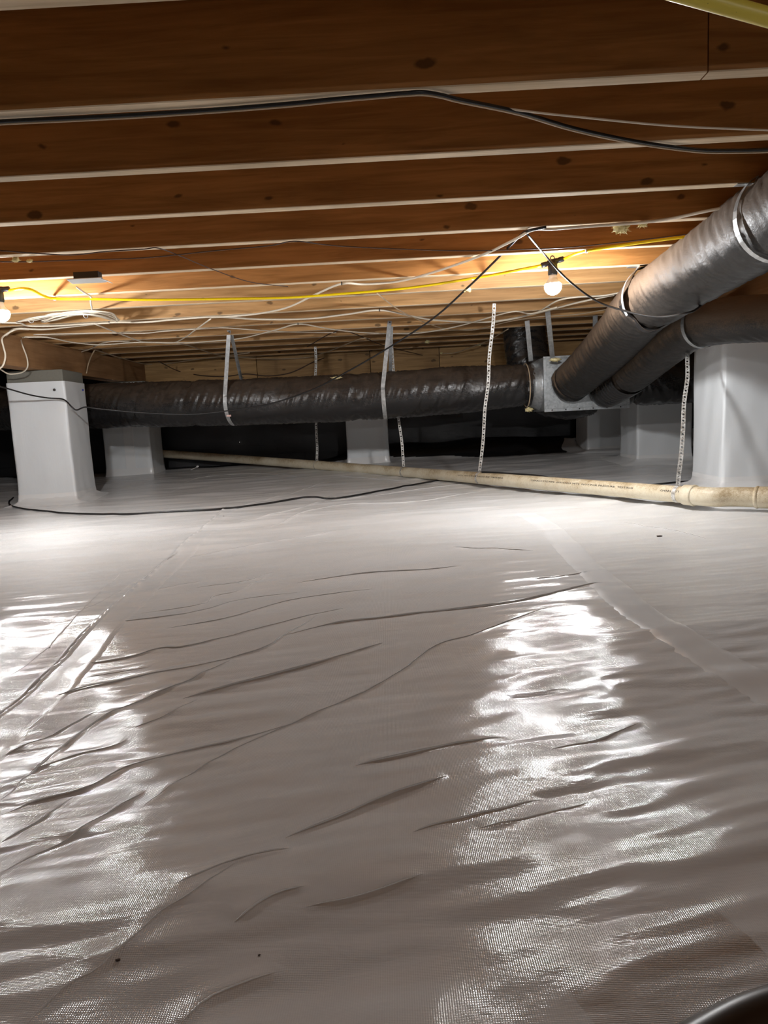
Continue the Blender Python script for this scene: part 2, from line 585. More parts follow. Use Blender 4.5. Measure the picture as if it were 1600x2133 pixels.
def base_h(X, Y):
    X = np.asarray(X, float); Y = np.asarray(Y, float)
    h = .075 * sstep(5.0, 6.8, Y)
    h += (sstep(6.72, 7.35, Y) * .16 + .03 * noise2(X * 1.6, Y * 5, 5) * sstep(6.7, 7.0, Y)) * (.12 + .88 * sstep(-.75, -.1, X))
    yy = Y - .06 * X + .04 * noise2(X * 2.2, Y * 1.5, 11)
    h += np.interp(yy, SW_Y, SW_H) + np.interp(yy, SW_Y, SW_N) * (1 - sstep(.01, .09, X)) * (.35 + .65 * (1 - sstep(-.30, -.22, X) * (1 - sstep(-.10, -.02, X))))
    fl = sstep(.2, .5, Y)
    # swells and soft folds run roughly across the room, rising to the right
    u = X * .97 + Y * .22; v = Y * .97 - X * .22
    h += .012 * noise2(u * .9, v * 1.9, 1) * fl
    h += .0058 * noise2(u * 2.0, v * 6.5, 2)
    w2 = (.45 + .55 * sstep(0.0, .6, X + .1) + .45 * sstep(-.12, -.45, X)) * (1 - .6 * sstep(1.2, 1.75, Y))
    h += .0040 * w2 * noise2(u * 4.0, v * 17.0, 3)
    far = sstep(2.0, 4.0, Y)
    h += .0021 * w2 * (1 - far) * noise2(u * 9.0, v * 36.0, 4)
    h += .004 * far * noise2(u * 1.5 + v * .7, v * 6.0, 6) + .0025 * far * noise2(u * 4, v * 14, 8)
    return h


def floor_h(X, Y):
    X = np.asarray(X, float); Y = np.asarray(Y, float)
    h = base_h(X, Y)
    for poly, amp, wid in CREASES:
        lo = poly.min(0) - .06; hi = poly.max(0) + .06
        m = (X > lo[0]) & (X < hi[0]) & (Y > lo[1]) & (Y < hi[1])
        if not np.any(m):
            continue
        if X.ndim == 0:
            x, y = X[None], Y[None]
        else:
            x, y = X[m], Y[m]
        d, s, p = seg_dist(x, y, poly)
        taper = np.sqrt(np.clip(np.minimum(p, 1 - p) * 6, 0, 1))
        # a tuck: steep on the near side, easing out on the far side
        ww = np.where(s > 0, wid * 3.0, wid * .9)
        k = amp * .35 * taper * np.exp(-(d / ww) ** 2)
        if X.ndim == 0:
            h = h + k[0]
        else:
            h[m] += k
    d, s, p = seg_dist(X, Y, SEAM_LW) if X.ndim else seg_dist(X[None], Y[None], SEAM_LW)
    k = .008 * np.exp(-(d / .009) ** 2) + .003 * (s > 0) * np.exp(-(d / .1) ** 2)
    return h + (k if X.ndim else k[0])


def fz(x, y):
    return float(floor_h(np.array([x]), np.array([y]))[0])


# tensor grid, fine where the folds are small
def lines(segs):
    out = [segs[0][0]]
    for a, b, s in segs:
        n = max(1, int(round((b - a) / s)))
        out += list(np.linspace(a, b, n + 1)[1:])
    return np.array(out)


xs = lines([(-5, -3, .06), (-3, -1.6, .02), (-1.6, -.8, .0085), (-.8, .8, .0048), (.8, 1.6, .0085), (1.6, 3, .02), (3, 4.4, .06)])
ys = lines([(-3.6, .25, .12), (.25, .40, .008), (.40, 1.1, .0033), (1.1, 1.7, .0050), (1.7, 2.6, .0085), (2.6, 4.2, .014), (4.2, 7.4, .022)])
GX, GY = np.meshgrid(xs, ys)
GZ = floor_h(GX.ravel(), GY.ravel())
nx, ny = len(xs), len(ys)
fv = np.stack([GX.ravel(), GY.ravel(), GZ], 1)
ii = (np.arange(ny - 1)[:, None] * nx + np.arange(nx - 1)[None, :]).ravel()
quads = np.stack([ii, ii + 1, ii + nx + 1, ii + nx], 1)
me = bpy.data.meshes.new('floor')
me.vertices.add(len(fv)); me.vertices.foreach_set('co', fv.astype(np.float32).ravel())
me.loops.add(quads.size); me.loops.foreach_set('vertex_index', quads.astype(np.int32).ravel())
me.polygons.add(len(quads)); me.polygons.foreach_set('loop_start', np.arange(0, quads.size, 4, dtype=np.int32))
me.polygons.foreach_set('loop_total', np.full(len(quads), 4, np.int32))
me.materials.append(M['liner']); me.materials.append(M['black_liner'])
cx = fv[quads].mean(axis=1)
edge = 6.95 + .17 * sstep(-.4, -.9, cx[:, 0]) + .12 * noise2(cx[:, 0] * 1.3, cx[:, 0] * 0 + .3, 9) - .25 * sstep(.4, 1.0, cx[:, 0]) + .6 * sstep(1.80, 1.95, cx[:, 0]) 
me.polygons.foreach_set('material_index', (cx[:, 1] > edge).astype(np.int32))
me.polygons.foreach_set('use_smooth', np.ones(len(quads), bool))
me.update(calc_edges=True)
floor = bpy.data.objects.new('floor', me); COL.objects.link(floor)
ORIG['floor'] = np.zeros(3)
tag(floor, 'white woven plastic liner sheet with folds and glossy wrinkles covering the crawl space ground', kind='structure')


def floor_strip(name, poly, wid, off, mat, lift=.0016, label=None):
    P, s = resample(spline(np.c_[poly, np.zeros(len(poly))], 6), .02)
    T = np.gradient(P[:, :2], axis=0); T /= np.linalg.norm(T, axis=1)[:, None]
    Nn = np.c_[-T[:, 1], T[:, 0]]
    k = 9
    vs = []
    for j, q in enumerate(np.linspace(-.5, .5, k)):
        e = P[:, :2] + Nn * (off + q * wid * (1 + .04 * np.sin(s * 9))[:, None])
        hz = floor_h(e[:, 0], e[:, 1]) + lift - (.0024 if j in (0, k - 1) else 0)
        vs.append(np.c_[e, hz])
    V = np.stack(vs, 1).reshape(-1, 3)
    f = [(i * k + j, (i + 1) * k + j, (i + 1) * k + j + 1, i * k + j + 1) for i in range(len(P) - 1) for j in range(k - 1)]
    o = link_mesh(name, V, f, mat, floor)
    tag(o, label)
    return o


floor_strip('seam_tape', SEAM_RW, .105, 0, M['tape'], label='straight strip of white tape over the right liner seam')
floor_strip('seam_tape', SEAM_LW, .075, .045, M['liner'], label='wrinkled overlap strip along the left liner seam')

for poly, amp, wid in CREASES:
    Pc, sc_ = resample(spline(np.c_[poly, np.zeros(len(poly))], 6), .012)
    n = len(Pc); tt = np.linspace(0, 1, n)
    T = np.gradient(Pc[:, :2], axis=0); T /= np.linalg.norm(T, axis=1)[:, None] + 1e-9
    Nn = np.c_[-T[:, 1], T[:, 0]]; Nn *= np.sign(Nn[:, 1:2] + 1e-9)     # pointing away from the door side
    wig = .0016 * noise2(sc_ * 22, sc_ * 0 + poly[0, 0] * 7, 2)
    hgt = amp * .55 * np.clip(Pc[:, 1] / 1.5, .24, 1.0) * np.sqrt(np.clip(np.minimum(tt, 1 - tt) * 7, 0, 1)) * (.75 + .5 * noise2(sc_ * 9, sc_ * 0 + poly[0, 1] * 9, 5))
    hgt = np.maximum(hgt, .0004)
    prof = ((-.15, -.45), (-.42, .55), (-.10, 1.0), (.55, .75), (1.5, .28), (2.6, -.25))   # a tuck that leans towards the near side
    rows = []
    for a_, b_ in prof:
        e = Pc[:, :2] + Nn * (a_ * hgt + wig)[:, None]
        rows.append(np.c_[e, floor_h(Pc[:, 0], Pc[:, 1]) + b_ * hgt])
    V = np.stack(rows, 1).reshape(-1, 3); k_ = len(prof)
    f = [(i * k_ + j, i * k_ + j + 1, (i + 1) * k_ + j + 1, (i + 1) * k_ + j) for i in range(n - 1) for j in range(k_ - 1)]
    link_mesh('liner_fold', V, f, M['liner'], floor)

# ------------------------------------------------------------------ walls and ceiling
def wall(name, lo, hi, mat):
    o = MB().box(lo, hi).build(name, mat, loc=(0, 0, 0))
    return tag(o, kind='structure')


wb = wall('wall_back', (-5.1, 7.36, -.1), (4.5, 7.46, 1.42), M['black_liner'])
tag(wb, 'far foundation wall behind black plastic with a band of boards at its top')
wall('wall_left', (-5.1, -3.7, -.1), (-5.0, 7.36, 1.42), M['black_liner'])
wall('wall_right', (4.4, -3.7, -.1), (4.5, 7.36, 1.42), M['black_liner'])
wall('wall_front', (-5.0, -3.7, -.1), (4.4, -3.6, 1.42), M['black_liner'])
cl = MB().box((-5.1, -3.7, 1.392), (4.5, 7.46, 1.42)).build('ceiling', M['subfloor'], loc=(0, 0, 0))
tag(cl, 'wooden subfloor boards above the joists', kind='structure')
# boards along the top of the far wall
bx = [-2.55, -1.3, -.15, .55, 1.25, 2.6, 4.2]
for i in range(len(bx) - 1):
    MB().box((bx[i] + .003, 7.318 + .004 * (i % 2), .80), (bx[i + 1] - .003, 7.358, 1.30)).build('rim_board', M['rim'], wb, bevel=.002)
# black plastic sheets hung below them, each a lap over the next
sx_ = [-5.0, -3.4, -2.0, -1.15, -.2, .8, 2.0, 3.2, 4.4]
for i in range(len(sx_) - 1):
    xs2 = np.linspace(sx_[i] - .03, sx_[i + 1], 14); zs2 = np.linspace(.18, .84, 12)
    A, B = np.meshgrid(xs2, zs2)
    yy = 7.33 - .012 * (i % 2) + .016 * noise2(A * 3, B * 4, 20 + i)
    V = np.stack([A.ravel(), yy.ravel(), B.ravel()], 1)
    f = [(a * 14 + b, a * 14 + b + 1, (a + 1) * 14 + b + 1, (a + 1) * 14 + b) for a in range(11) for b in range(13)]
    link_mesh('wall_sheet', V, f, M['black_liner'], wb)

# ------------------------------------------------------------------ floor joists
JH, JT = .235, .038
JY = [1.172, 1.554, 1.924, 2.318, 2.711, 3.124, 3.524, 3.951, 4.397, 4.896, 5.345, 5.78, 6.21, 6.64, 7.06]


def joist_mesh(name, x0, x1, mat):
    b = MB()
    b.box((x0, 0, 0), (x1, JT, JH))
    me = bpy.data.meshes.new(name)
    me.from_pydata(b.v, [], b.f)
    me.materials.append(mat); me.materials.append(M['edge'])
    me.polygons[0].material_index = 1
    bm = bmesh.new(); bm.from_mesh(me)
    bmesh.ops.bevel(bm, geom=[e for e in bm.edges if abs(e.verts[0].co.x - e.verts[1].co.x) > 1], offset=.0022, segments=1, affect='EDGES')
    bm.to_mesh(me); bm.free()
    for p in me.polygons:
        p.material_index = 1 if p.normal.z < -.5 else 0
    return me


JM = joist_mesh('floor_joist', -4.99, 4.39, M['joist'])
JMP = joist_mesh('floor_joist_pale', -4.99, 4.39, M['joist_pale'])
JA = joist_mesh('floor_joist_spliced', -4.99, .684, M['joist'])
JB = joist_mesh('floor_joist_end', .687, 4.39, M['joist'])
ORD = ['', '', 'second', 'third', 'fourth', 'fifth', 'sixth', 'seventh', 'eighth', 'ninth', 'tenth', 'eleventh', 'twelfth', 'thirteenth', 'fourteenth']


def joist(me, y, label):
    o = bpy.data.objects.new('floor_joist', me)
    COL.objects.link(o)
    o.location = (0, y, ZC)
    tag(o, label, 'joist', 'wooden floor joists overhead')


joist(JM, JY[0], 'wooden joist of which only the pale underside crosses the top left corner')
joist(JA, JY[1], 'nearest broad brown joist, the long board left of its butt joint')
joist(JB, JY[1], 'short board end right of the butt joint in the nearest broad brown joist')
extra = {2: ', dark and knotty, behind the sagging twin black cable', 3: ', dark brown with the metal strap nailed at its right',
         4: ', brown, carrying the yellow fluff tufts', 5: ', brown, with the thin dark wire strung along it',
         6: ', brightly lit just behind the two bulbs', 7: ', pale and lit, behind the yellow light cord', 8: ', pale, above the coiled cream cable',
         9: ', pale, above the tops of the duct straps', 10: ', dim, over the long black duct', 11: ', dim, behind the duct straps',
         12: ', shadowed', 13: ', shadowed, near the far boards', 14: ', shadowed, last one before the far boards'}
for k in range(2, len(JY)):
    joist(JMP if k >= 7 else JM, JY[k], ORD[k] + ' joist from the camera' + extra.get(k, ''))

# ------------------------------------------------------------------ girders and piers
def girder(x0, x1, y0, y1, z0, label):
    root = empty('support_girder', ((x0 + x1) / 2, (y0 + y1) / 2, z0), label, 'girder')
    n = 3; wv = (x1 - x0) / n
    for i in range(n):
        MB().box((x0 + i * wv + .0008, y0, z0 - .001 * (i % 2)), (x0 + (i + 1) * wv - .0008, y1, ZC - .0015)).build('girder_ply', M['girder_y'], root, bevel=.002)
    return root


t = NT('girder_wood_along')
v = t.coord((1, 1, 1))
mp = t.n('ShaderNodeMapping'); mp.inputs['Scale'].default_value = (16, 1.1, 16); t.l(v, mp.inputs['Vector'])
g = t.noise(mp.outputs[0], 2.0, 5, .6, .7); big = t.noise(v, 3.0, 3, .6)
c = t.ramp(g, [(.3, (.27, .135, .055)), (.7, (.40, .22, .10))])
c = t.mix(t.ramp(big, [(.4, (0, 0, 0)), (.7, (.4,) * 3)]), c, (.13, .065, .03))
t.set(Base_Color=c, Roughness=.7, Specular_IOR_Level=.3)
M['girder_y'] = t.m
girder(-2.565, -2.43, 4.05, 7.30, .952, 'brown wooden girder resting on the left pier with a concrete cap')
girder(1.98, 2.115, 2.9, 7.30, .952, 'brown wooden girder at the right, glimpsed between the rising ducts')


def rsq(hx, hy, r, n=5):
    pts = []
    for cx, cy, a0 in ((hx - r, hy - r, 0), (-hx + r, hy - r, 90), (-hx + r, -hy + r, 180), (hx - r, -hy + r, 270)):
        for k in range(n):
            a = math.radians(a0 + 90 * k / (n - 1))
            pts.append((cx + r * math.cos(a), cy + r * math.sin(a)))
    # more points on the flats
    out = []
    for i in range(len(pts)):
        a, b = np.array(pts[i]), np.array(pts[(i + 1) % len(pts)])
        m = max(1, int(np.linalg.norm(b - a) / .03))
        for k in range(m):
            out.append(tuple(a + (b - a) * k / m))
    return np.array(out)


def pier(cx, cy, wx, wy, rot, z0, ztop, zwrap, label, seed, nails=False, seam=None, flange=0.05):
    root = empty('support_pier', (cx, cy, z0), label, 'pier')
    ca, sa = math.cos(math.radians(rot)), math.sin(math.radians(rot))

    def W(p):
        return np.c_[cx + p[:, 0] * ca - p[:, 1] * sa, cy + p[:, 0] * sa + p[:, 1] * ca]

    def loft(name, zs, grow, mat, amp, r=.018, label=None, topcap=False):
        ring = rsq(wx / 2, wy / 2, r); n = len(ring)
        d = ring / (np.linalg.norm(ring, axis=1)[:, None])
        per = np.arange(n) / n
        V = []
        for z, gq in zip(zs, grow):
            nz = amp * (noise2(np.cos(per * 2 * np.pi) * 3 + seed, np.sin(per * 2 * np.pi) * 3 + z * 3, seed % 7) +
                        .5 * noise2(np.cos(per * 2 * np.pi) * 9 + seed, np.sin(per * 2 * np.pi) * 9 + z * 2, seed % 5))
            p = ring + d * (gq + nz[:, None] * (1.0 if z < ztop - .1 else .3))
            V.append(np.c_[W(p), np.full(n, z)])
        V = np.vstack(V)
        f = [(i * n + k, i * n + (k + 1) % n, (i + 1) * n + (k + 1) % n, (i + 1) * n + k) for i in range(len(zs) - 1) for k in range(n)]
        if topcap:
            f.append(tuple((len(zs) - 1) * n + k for k in range(n)))
        return tag(link_mesh(name, V, f, mat, root), label)
    b = MB().box((-wx / 2 + .006, -wy / 2 + .006, 0), (wx / 2 - .006, wy / 2 - .006, ztop - z0))
    b.v = [(cx + x * ca - y * sa, cy + x * sa + y * ca, z + z0) for x, y, z in b.v]
    o = b.build('block_cap', M['block'], root, bevel=.006)
    zs = np.linspace(z0 + .002, zwrap, 26)
    h = (zs - z0)
    grow = .004 + .012 * np.exp(-h / .06)
    loft('liner_wrap', zs, grow, M['wrap'], .0045)
    zs = np.array([z0 + .0, z0 + .02, z0 + .045, z0 + .07])
    loft('base_tape', zs, .0085 + .016 * np.exp(-(zs - z0) / .03), M['tape'], .003, label='band of white tape around the foot of the wrap')
    if flange:
        ring = rsq(wx / 2, wy / 2, .02); n = len(ring); d = ring / (np.linalg.norm(ring, axis=1)[:, None])
        V = []
        per = np.arange(n) / n
        for q, hgt in ((.012, .045), (.022, .026), (.045, .013), (.05 + flange, .004), (.07 + flange, -.004)):
            g2 = q * (1 + .35 * noise2(np.cos(per * 6.28) * 2 + seed, np.sin(per * 6.28) * 2 + q * 9, 3))
            p = W(ring + d * g2[:, None])
            hz = np.maximum(base_h(p[:, 0], p[:, 1]), z0 - .02)
            V.append(np.c_[p, hz * (hgt < .03) + (z0) * (hgt >= .03) + hgt])
        V = np.vstack(V)
        f = [(i * n + k, (i + 1) * n + k, (i + 1) * n + (k + 1) % n, i * n + (k + 1) % n) for i in range(4) for k in range(n)]
        link_mesh('floor_skirt', V, f, M['liner'], root)
    if seam is not None:
        q = MB().box((seam - .045, -wy / 2 - .0115, .07), (seam + .045, -wy / 2 - .006, zwrap - z0 - .005))
        q.v = [(cx + x * ca - y * sa, cy + x * sa + y * ca, z + z0) for x, y, z in q.v]
        q.build('seam_tape', M['tape'], root, bevel=.001)
    return root, W


p1, W1 = pier(-2.497, 5.30, .40, .42, 4, .004, .950, .868, 'white wrapped pier with bare concrete cap under the left girder', 3, seam=None)
# fasteners on the wrap
def disc(parent, name, c, nrm, r, th, mat, label=None):
    z = Vector(nrm).normalized(); M4 = z.to_track_quat('Z', 'Y').to_matrix().to_4x4(); M4.translation = Vector(c)
    b = MB(); b.lathe([(r * .2, -th), (r, -th * .6), (r, th * .3), (r * .55, th)], M4, 14)
    return tag(b.build(name, mat, parent, smooth=True), label)


a = at_y(113, 812, 5.083); disc(p1, 'fastener', a, (0, -1, 0), .009, .006, M['staple'], 'dark round fastener near the top of the wrap')
a = at_y(163, 813, 5.40); a[0] = -2.278; disc(p1, 'fastener', a, (1, 0, 0), .007, .006, M['blue_ink'], 'blue fastener on the side of the wrap')
pier(-2.47, 6.90, .43, .42, 3, .072, .950, .940, 'dim grey wrapped pier under the long duct behind the concrete-capped pier', 5, seam=.02, flange=0)
pier(-.20, 6.86, .385, .40, 0, .07, .74, .735, 'small grey wrapped pier standing alone between the two hanging pipe straps', 8, flange=0)
pier(2.06, 6.86, .42, .40, 0, .06, .950, .94, 'shadowed white pier beneath the galvanised duct box, set back', 11, flange=.08)
pier(2.215, 5.96, .437, .42, 0, .020, .950, .94, 'white pier with glossy foot between the duct box and the big right pier', 13, flange=.12)
pier(2.055, 4.14, .42, .42, -2, .003, .950, .94, 'big bright white pier at the right edge below the dusty duct', 17, seam=.165, flange=.03)

# ------------------------------------------------------------------ ducts
def duct(name, px, r, mat, parent, pinch=(), amp=.010, n=72, step=.011, fr=9.0, seed=0, ends=None, spiral=1.2, label=None, extra3d=None):
    pts = extra3d if extra3d is not None else [at_y(x, y, Y) for x, y, Y in px]
    P, s = resample(spline(pts, 12), step)
    th = np.linspace(0, 2 * np.pi, n, endpoint=False)
    S, TH = np.meshgrid(s, th, indexing='ij')
    rr = np.interp(s / s[-1], np.linspace(0, 1, len(r)), r) if np.ndim(r) else np.full(len(s), r)
    u = S * fr + spiral * np.sin(TH + seed)
    cyc = np.cos(TH) * 1.1, np.sin(TH) * 1.1
    wv = noise2(u * 1.9 + cyc[0] * 1.5, cyc[1] * 1.5 + seed, 1 + seed) + .6 * noise2(u * 4.6 + cyc[0] * 2.5, cyc[1] * 2.5 + seed + 5, 2 + seed)
    ridged = (1 - np.abs(wv)) ** 2
    lump = noise2(S * 3 + cyc[0] * 1.2, cyc[1] * 1.2 + seed, 4)
    R = rr[:, None] + amp * (ridged - .6) + amp * .8 * lump
    for ps, depth, wid in pinch:
        R = R - depth * np.exp(-((S - ps * s[-1]) / wid) ** 2) * (1 + .25 * np.sin(TH * 11 + ps * 40))
    V, f = sweep(P, R, n)
    o = link_mesh(name, V, f, mat, parent)
    return tag(o, label), P, s


def strap_loop(parent, name, C, axis, r, a0, a1, wid, mat, th=.0012, lead=None, tail=None):
    """A flat band that lies round a duct: centre C, duct axis, radius r, from angle a0 to a1 (0 = up, 90 = towards the camera)."""
    ax = np.array(axis, float); ax /= np.linalg.norm(ax)
    up = np.array([0, 0, 1.0]); up -= ax * (up @ ax); up /= np.linalg.norm(up)
    fr = np.cross(ax, up)
    if fr @ (CAM - C) < 0:
        fr = -fr
    pts = [C + r * (math.cos(math.radians(a)) * up + math.sin(math.radians(a)) * fr) for a in np.linspace(a0, a1, 22)]
    pts = ([np.array(lead)] if lead is not None else []) + pts + ([np.array(tail)] if tail is not None else [])
    ribbon(parent, name, pts, wid, mat, side=ax, th=th)


def ribbon(parent, name, pts, wid, mat, side=(1, 0, 0), th=.0015, label=None, step=None):
    P = np.asarray(pts, float)
    if step:
        P, _ = resample(P, step)
    T = np.gradient(P, axis=0); T /= np.linalg.norm(T, axis=1)[:, None] + 1e-9
    S = np.asarray(side, float)[None, :] - T * (T @ np.asarray(side, float))[:, None]
    S /= np.linalg.norm(S, axis=1)[:, None]
    N = np.cross(T, S)
    V = []
    for a, b in ((-1, -1), (1, -1), (1, 1), (-1, 1)):
        V.append(P + S * wid / 2 * a + N * th / 2 * b)
    V = np.stack(V, 1).reshape(-1, 3)
    n = len(P)
    f = [(i * 4 + k, i * 4 + (k + 1) % 4, (i + 1) * 4 + (k + 1) % 4, (i + 1) * 4 + k) for i in range(n - 1) for k in range(4)]
    f += [(3, 2, 1, 0), tuple((n - 1) * 4 + k for k in range(4))]
    o = link_mesh(name, V, f, mat, parent, smooth=False)
    return tag(o, label)


# --- long black duct along the back
md = empty('insulated_duct', at_y(800, 870, 5.5), 'long black plastic-wrapped duct running left from the galvanised box', 'duct')
MDPX = [(1138, 800, 5.48), (1050, 806, 5.48), (920, 815, 5.49), (800, 824, 5.5), (650, 832, 5.54), (487, 838, 5.62), (340, 842, 5.74), (190, 846, 5.90), (40, 850, 6.05), (-160, 856, 6.25)]
_, MP, MS = duct('duct_jacket', MDPX, [.150, .176, .178, .178, .178, .18, .18, .185, .185], M['duct_black'], md,
                 pinch=[(.030, .022, .022), (.268, .012, .035), (.515, .012, .035)], amp=.0085, seed=1, fr=15, n=88, spiral=.35)
# rope tied round the boot end
i0 = int(.030 * len(MP)); T, N, B = frames(MP)
loop = [MP[i0] + .163 * (math.cos(a) * N[i0] + math.sin(a) * B[i0]) for a in np.linspace(0, 2 * np.pi, 33)]
MB().tube(loop, .0045, 6).build('tie_cord', M['thin_cable'], md, smooth=True)
q = at_y(1102, 853, 5.36)


def fluff(name, c, r, label, cat='insulation tuft', parent=None, seed=0, squash=(1, 1, 1), strands=26, group=None):
    bm = bmesh.new(); bmesh.ops.create_icosphere(bm, subdivisions=3, radius=1.0)
    V = np.array([v.co[:] for v in bm.verts]); F = [[v.index for v in f.verts] for f in bm.faces]; bm.free()
    rr = 1 + .5 * noise2(V[:, 0] * 2 + seed, V[:, 1] * 2 + V[:, 2] * 1.7, seed % 9) + .35 * noise2(V[:, 0] * 5 + seed, V[:, 2] * 5 + V[:, 1], 3)
    V = V * rr[:, None] * r * np.array(squash) + c
    b = MB().add(V, F)
    rg = random.Random(seed)
    for k in range(strands):
        d = np.array([rg.gauss(0, 1), rg.gauss(0, 1), rg.gauss(-.3, 1)]); d /= np.linalg.norm(d)
        p0 = c + d * r * .7 * np.array(squash); p1_ = c + d * r * rg.uniform(1.2, 1.75) * np.array(squash) + np.array([rg.gauss(0, .2), 0, rg.gauss(0, .2)]) * r
        mid = (p0 + p1_) / 2 + np.array([rg.gauss(0, .15), rg.gauss(0, .15), rg.gauss(0, .15)]) * r
        b.tube(spline([p0, mid, p1_], 3), np.linspace(.09, .02, 7) * r * 1.6, 4)
    o = b.build(name, M['fluff'], parent, smooth=True)
    if parent is None:
        tag(o, label, cat, group)
    else:
        tag(o, label)
    return o


fluff('torn_insulation', q, .018, 'torn tan insulation at the boot end', parent=md, seed=4, squash=(1.4, .8, .8))

# steel straps that carry it
def duct_hanger(x_px, top_px, label, tail_px=None, wid=.030, topY=5.342):
    k = np.argmin(np.abs(np.array([proj_x(p) for p in MP]) - x_px))
    T, N, B = frames(MP); C = MP[k]; ax = T[k]
    top = at_y(*top_px, topY)
    root = empty('duct_strap', top, label, 'strap', 'galvanised straps carrying the long black duct')
    strap_loop(root, 'front_band', C, ax, .181, 72, 205, wid, M['strap'], lead=top)
    if tail_px is not None:
        e = C + np.array([.05, .15, .12])
        ribbon(root, 'rear_band', [top + np.array([.012, .004, -.012]), e], wid * .9, M['strap'], side=ax)
    disc(root, 'nail', top + np.array([0, -.003, -.012]), (0, -1, 0), .005, .003, M['staple'])


def proj_x(p):
    d = p - CAM
    return 800 + FPX * (d @ RIGHT) / (d @ FWD)


duct_hanger(487, (477, 688), 'grey metal strap with a pink tag round the left part of the long black duct', (500, 780))
duct_hanger(800, (812, 668), 'grey metal strap round the middle of the long black duct above the small pier', (820, 770))
a = at_y(478, 866, 5.43)
tag(MB().box(a + np.array([-.022, -.002, -.006]), a + np.array([.012, .0, .007])).build('paper_tag', M['pink']), 'tiny faded pink tag stuck beside the left duct strap', 'tag')

# --- galvanised box
bxr = empty('duct_box', at_y(1220, 853, 5.45), 'galvanised sheet-metal junction box where the ducts meet', 'duct box')
BX0, BX1, BY0, BY1, BZ0, BZ1 = 1.155, 1.765, 5.27, 5.70, .482, .872
MB().box((BX0, BY0, BZ0), (BX1, BY1, BZ1)).build('box_body', M['galv'], bxr, bevel=.003)
b = MB()
for (x0, x1, z0, z1) in ((BX0 - .006, BX1 + .006, BZ0 - .006, BZ0 + .016), (BX0 - .006, BX1 + .006, BZ1 - .014, BZ1 + .004)):
    MB().box((x0, BY0 - .008, z0), (x1, BY0 + .002, z1)).build('hem_flange', M['galv'], bxr, bevel=.0015)
for x in (BX0 - .006, BX1 - .014):
    MB().box((x, BY0 - .006, BZ0 + .016), (x + .022, BY0 + .002, BZ1 - .014)).build('corner_flange', M['galv'], bxr, bevel=.001)
# transition cone towards the long duct
Mx = Matrix.Rotation(-math.pi / 2, 4, 'Y'); Mx.translation = Vector((BX0 + .01, 5.485, .680))
b = MB(); b.lathe([(.19, 0), (.185, .02), (.168, .05), (.160, .075)], Mx, 28); b.build('start_collar', M['galv'], bxr, smooth=True)
for k in range(6):
    disc(bxr, 'screw', (BX0 + .05 + k * .10, BY0 - .009, BZ0 + .006), (0, -1, 0), .005, .003, M['staple'])
def box_strap(top_px, low, label, topY):
    top = at_y(*top_px, topY)
    root = empty('box_strap', top, label, 'strap', 'metal straps holding the duct box')
    ribbon(root, 'band', [top, low], .034, M['strap'], side=(1, 0, 0))
    disc(root, 'screw', np.array(low) + np.array([0, -.003, .02]), (0, -1, 0), .005, .003, M['staple'])


box_strap((1140, 640), at_y(1151, 745, 5.258), 'front metal strap holding the corner of the galvanised box below the bulb', 4.892)
box_strap((1098, 668), at_y(1106, 752, 5.50), 'metal strap left of the front box strap, holding the box collar', 5.33)
box_strap((1240, 657), at_y(1239, 745, 5.50), 'metal strap over the right half of the galvanised box', 5.33)

# --- rising dusty duct (upper)
A = empty('insulated_duct', at_y(1345, 680, 3.65), 'big dusty grey-brown duct rising from the box to the top right edge', 'duct')
APX = [(1186, 800, 5.27), (1200, 788, 5.18), (1240, 752, 4.85), (1292, 697, 4.25), (1338, 642, 3.72), (1400, 596, 3.3), (1500, 530, 2.85), (1600, 466, 2.42), (1760, 370, 2.0)]
_, AP, AS = duct('duct_jacket', APX, [.142, .15, .15, .148, .146, .142, .140, .138, .138], M['duct_dusty'], A,
                 pinch=[(.545, .020, .02), (.90, .012, .022), (.015, .018, .02)], amp=.0055, seed=3, fr=10, n=84)
Ta, Na, Ba = frames(AP)
k = int(.03 * len(AP))
sl = AP[:int(.05 * len(AP))]
V, f = sweep(sl, .140 + .004 * np.sin(np.arange(len(sl)) * 2.1), 40, cap=False); link_mesh('taped_boot', V, f, M['duct_black'], A)
kA = lambda x: int(np.argmin(np.abs(np.array([proj_x(p) for p in AP]) - x)))
k = kA(1362)
ribbon(A, 'joint_tape', [AP[k] + (.148 + .012 * math.sin(a * 5)) * (math.cos(a) * Na[k] + math.sin(a) * Ba[k]) for a in np.linspace(0, 2 * np.pi, 40)], .045, M['duct_black'], side=Ta[k], th=.003, label='torn black tape at the duct joint')
c = at_y(1157, 749, 5.15); fluff('torn_insulation', c, .02, 'yellow insulation poking out above the boot', parent=A, seed=9, squash=(1.9, .7, .6), strands=10)


def a_strap(k, top, lab, a0, a1, r):
    root = empty('duct_strap', top, lab, 'strap')
    t0 = np.array(top)
    ribbon(root, 'nailing_tab', [t0 + np.array([-.05, .0, .0]), t0], .028, M['strap'], side=(0, 1, 0))
    strap_loop(root, 'band', AP[k], Ta[k], r + .008, a0, a1, .028, M['strap'], lead=t0)


k = kA(1632); t0 = at_z(1566, 384, ZC - .0015)
a_strap(k, t0, 'bright metal strap round the big dusty duct at the right edge', 35, 235, .139)
k = kA(1366); t0 = at_z(1328, 556, ZC - .0015)
a_strap(k, t0, 'thin metal strap at the taped joint of the big dusty duct', 30, 120, .152)

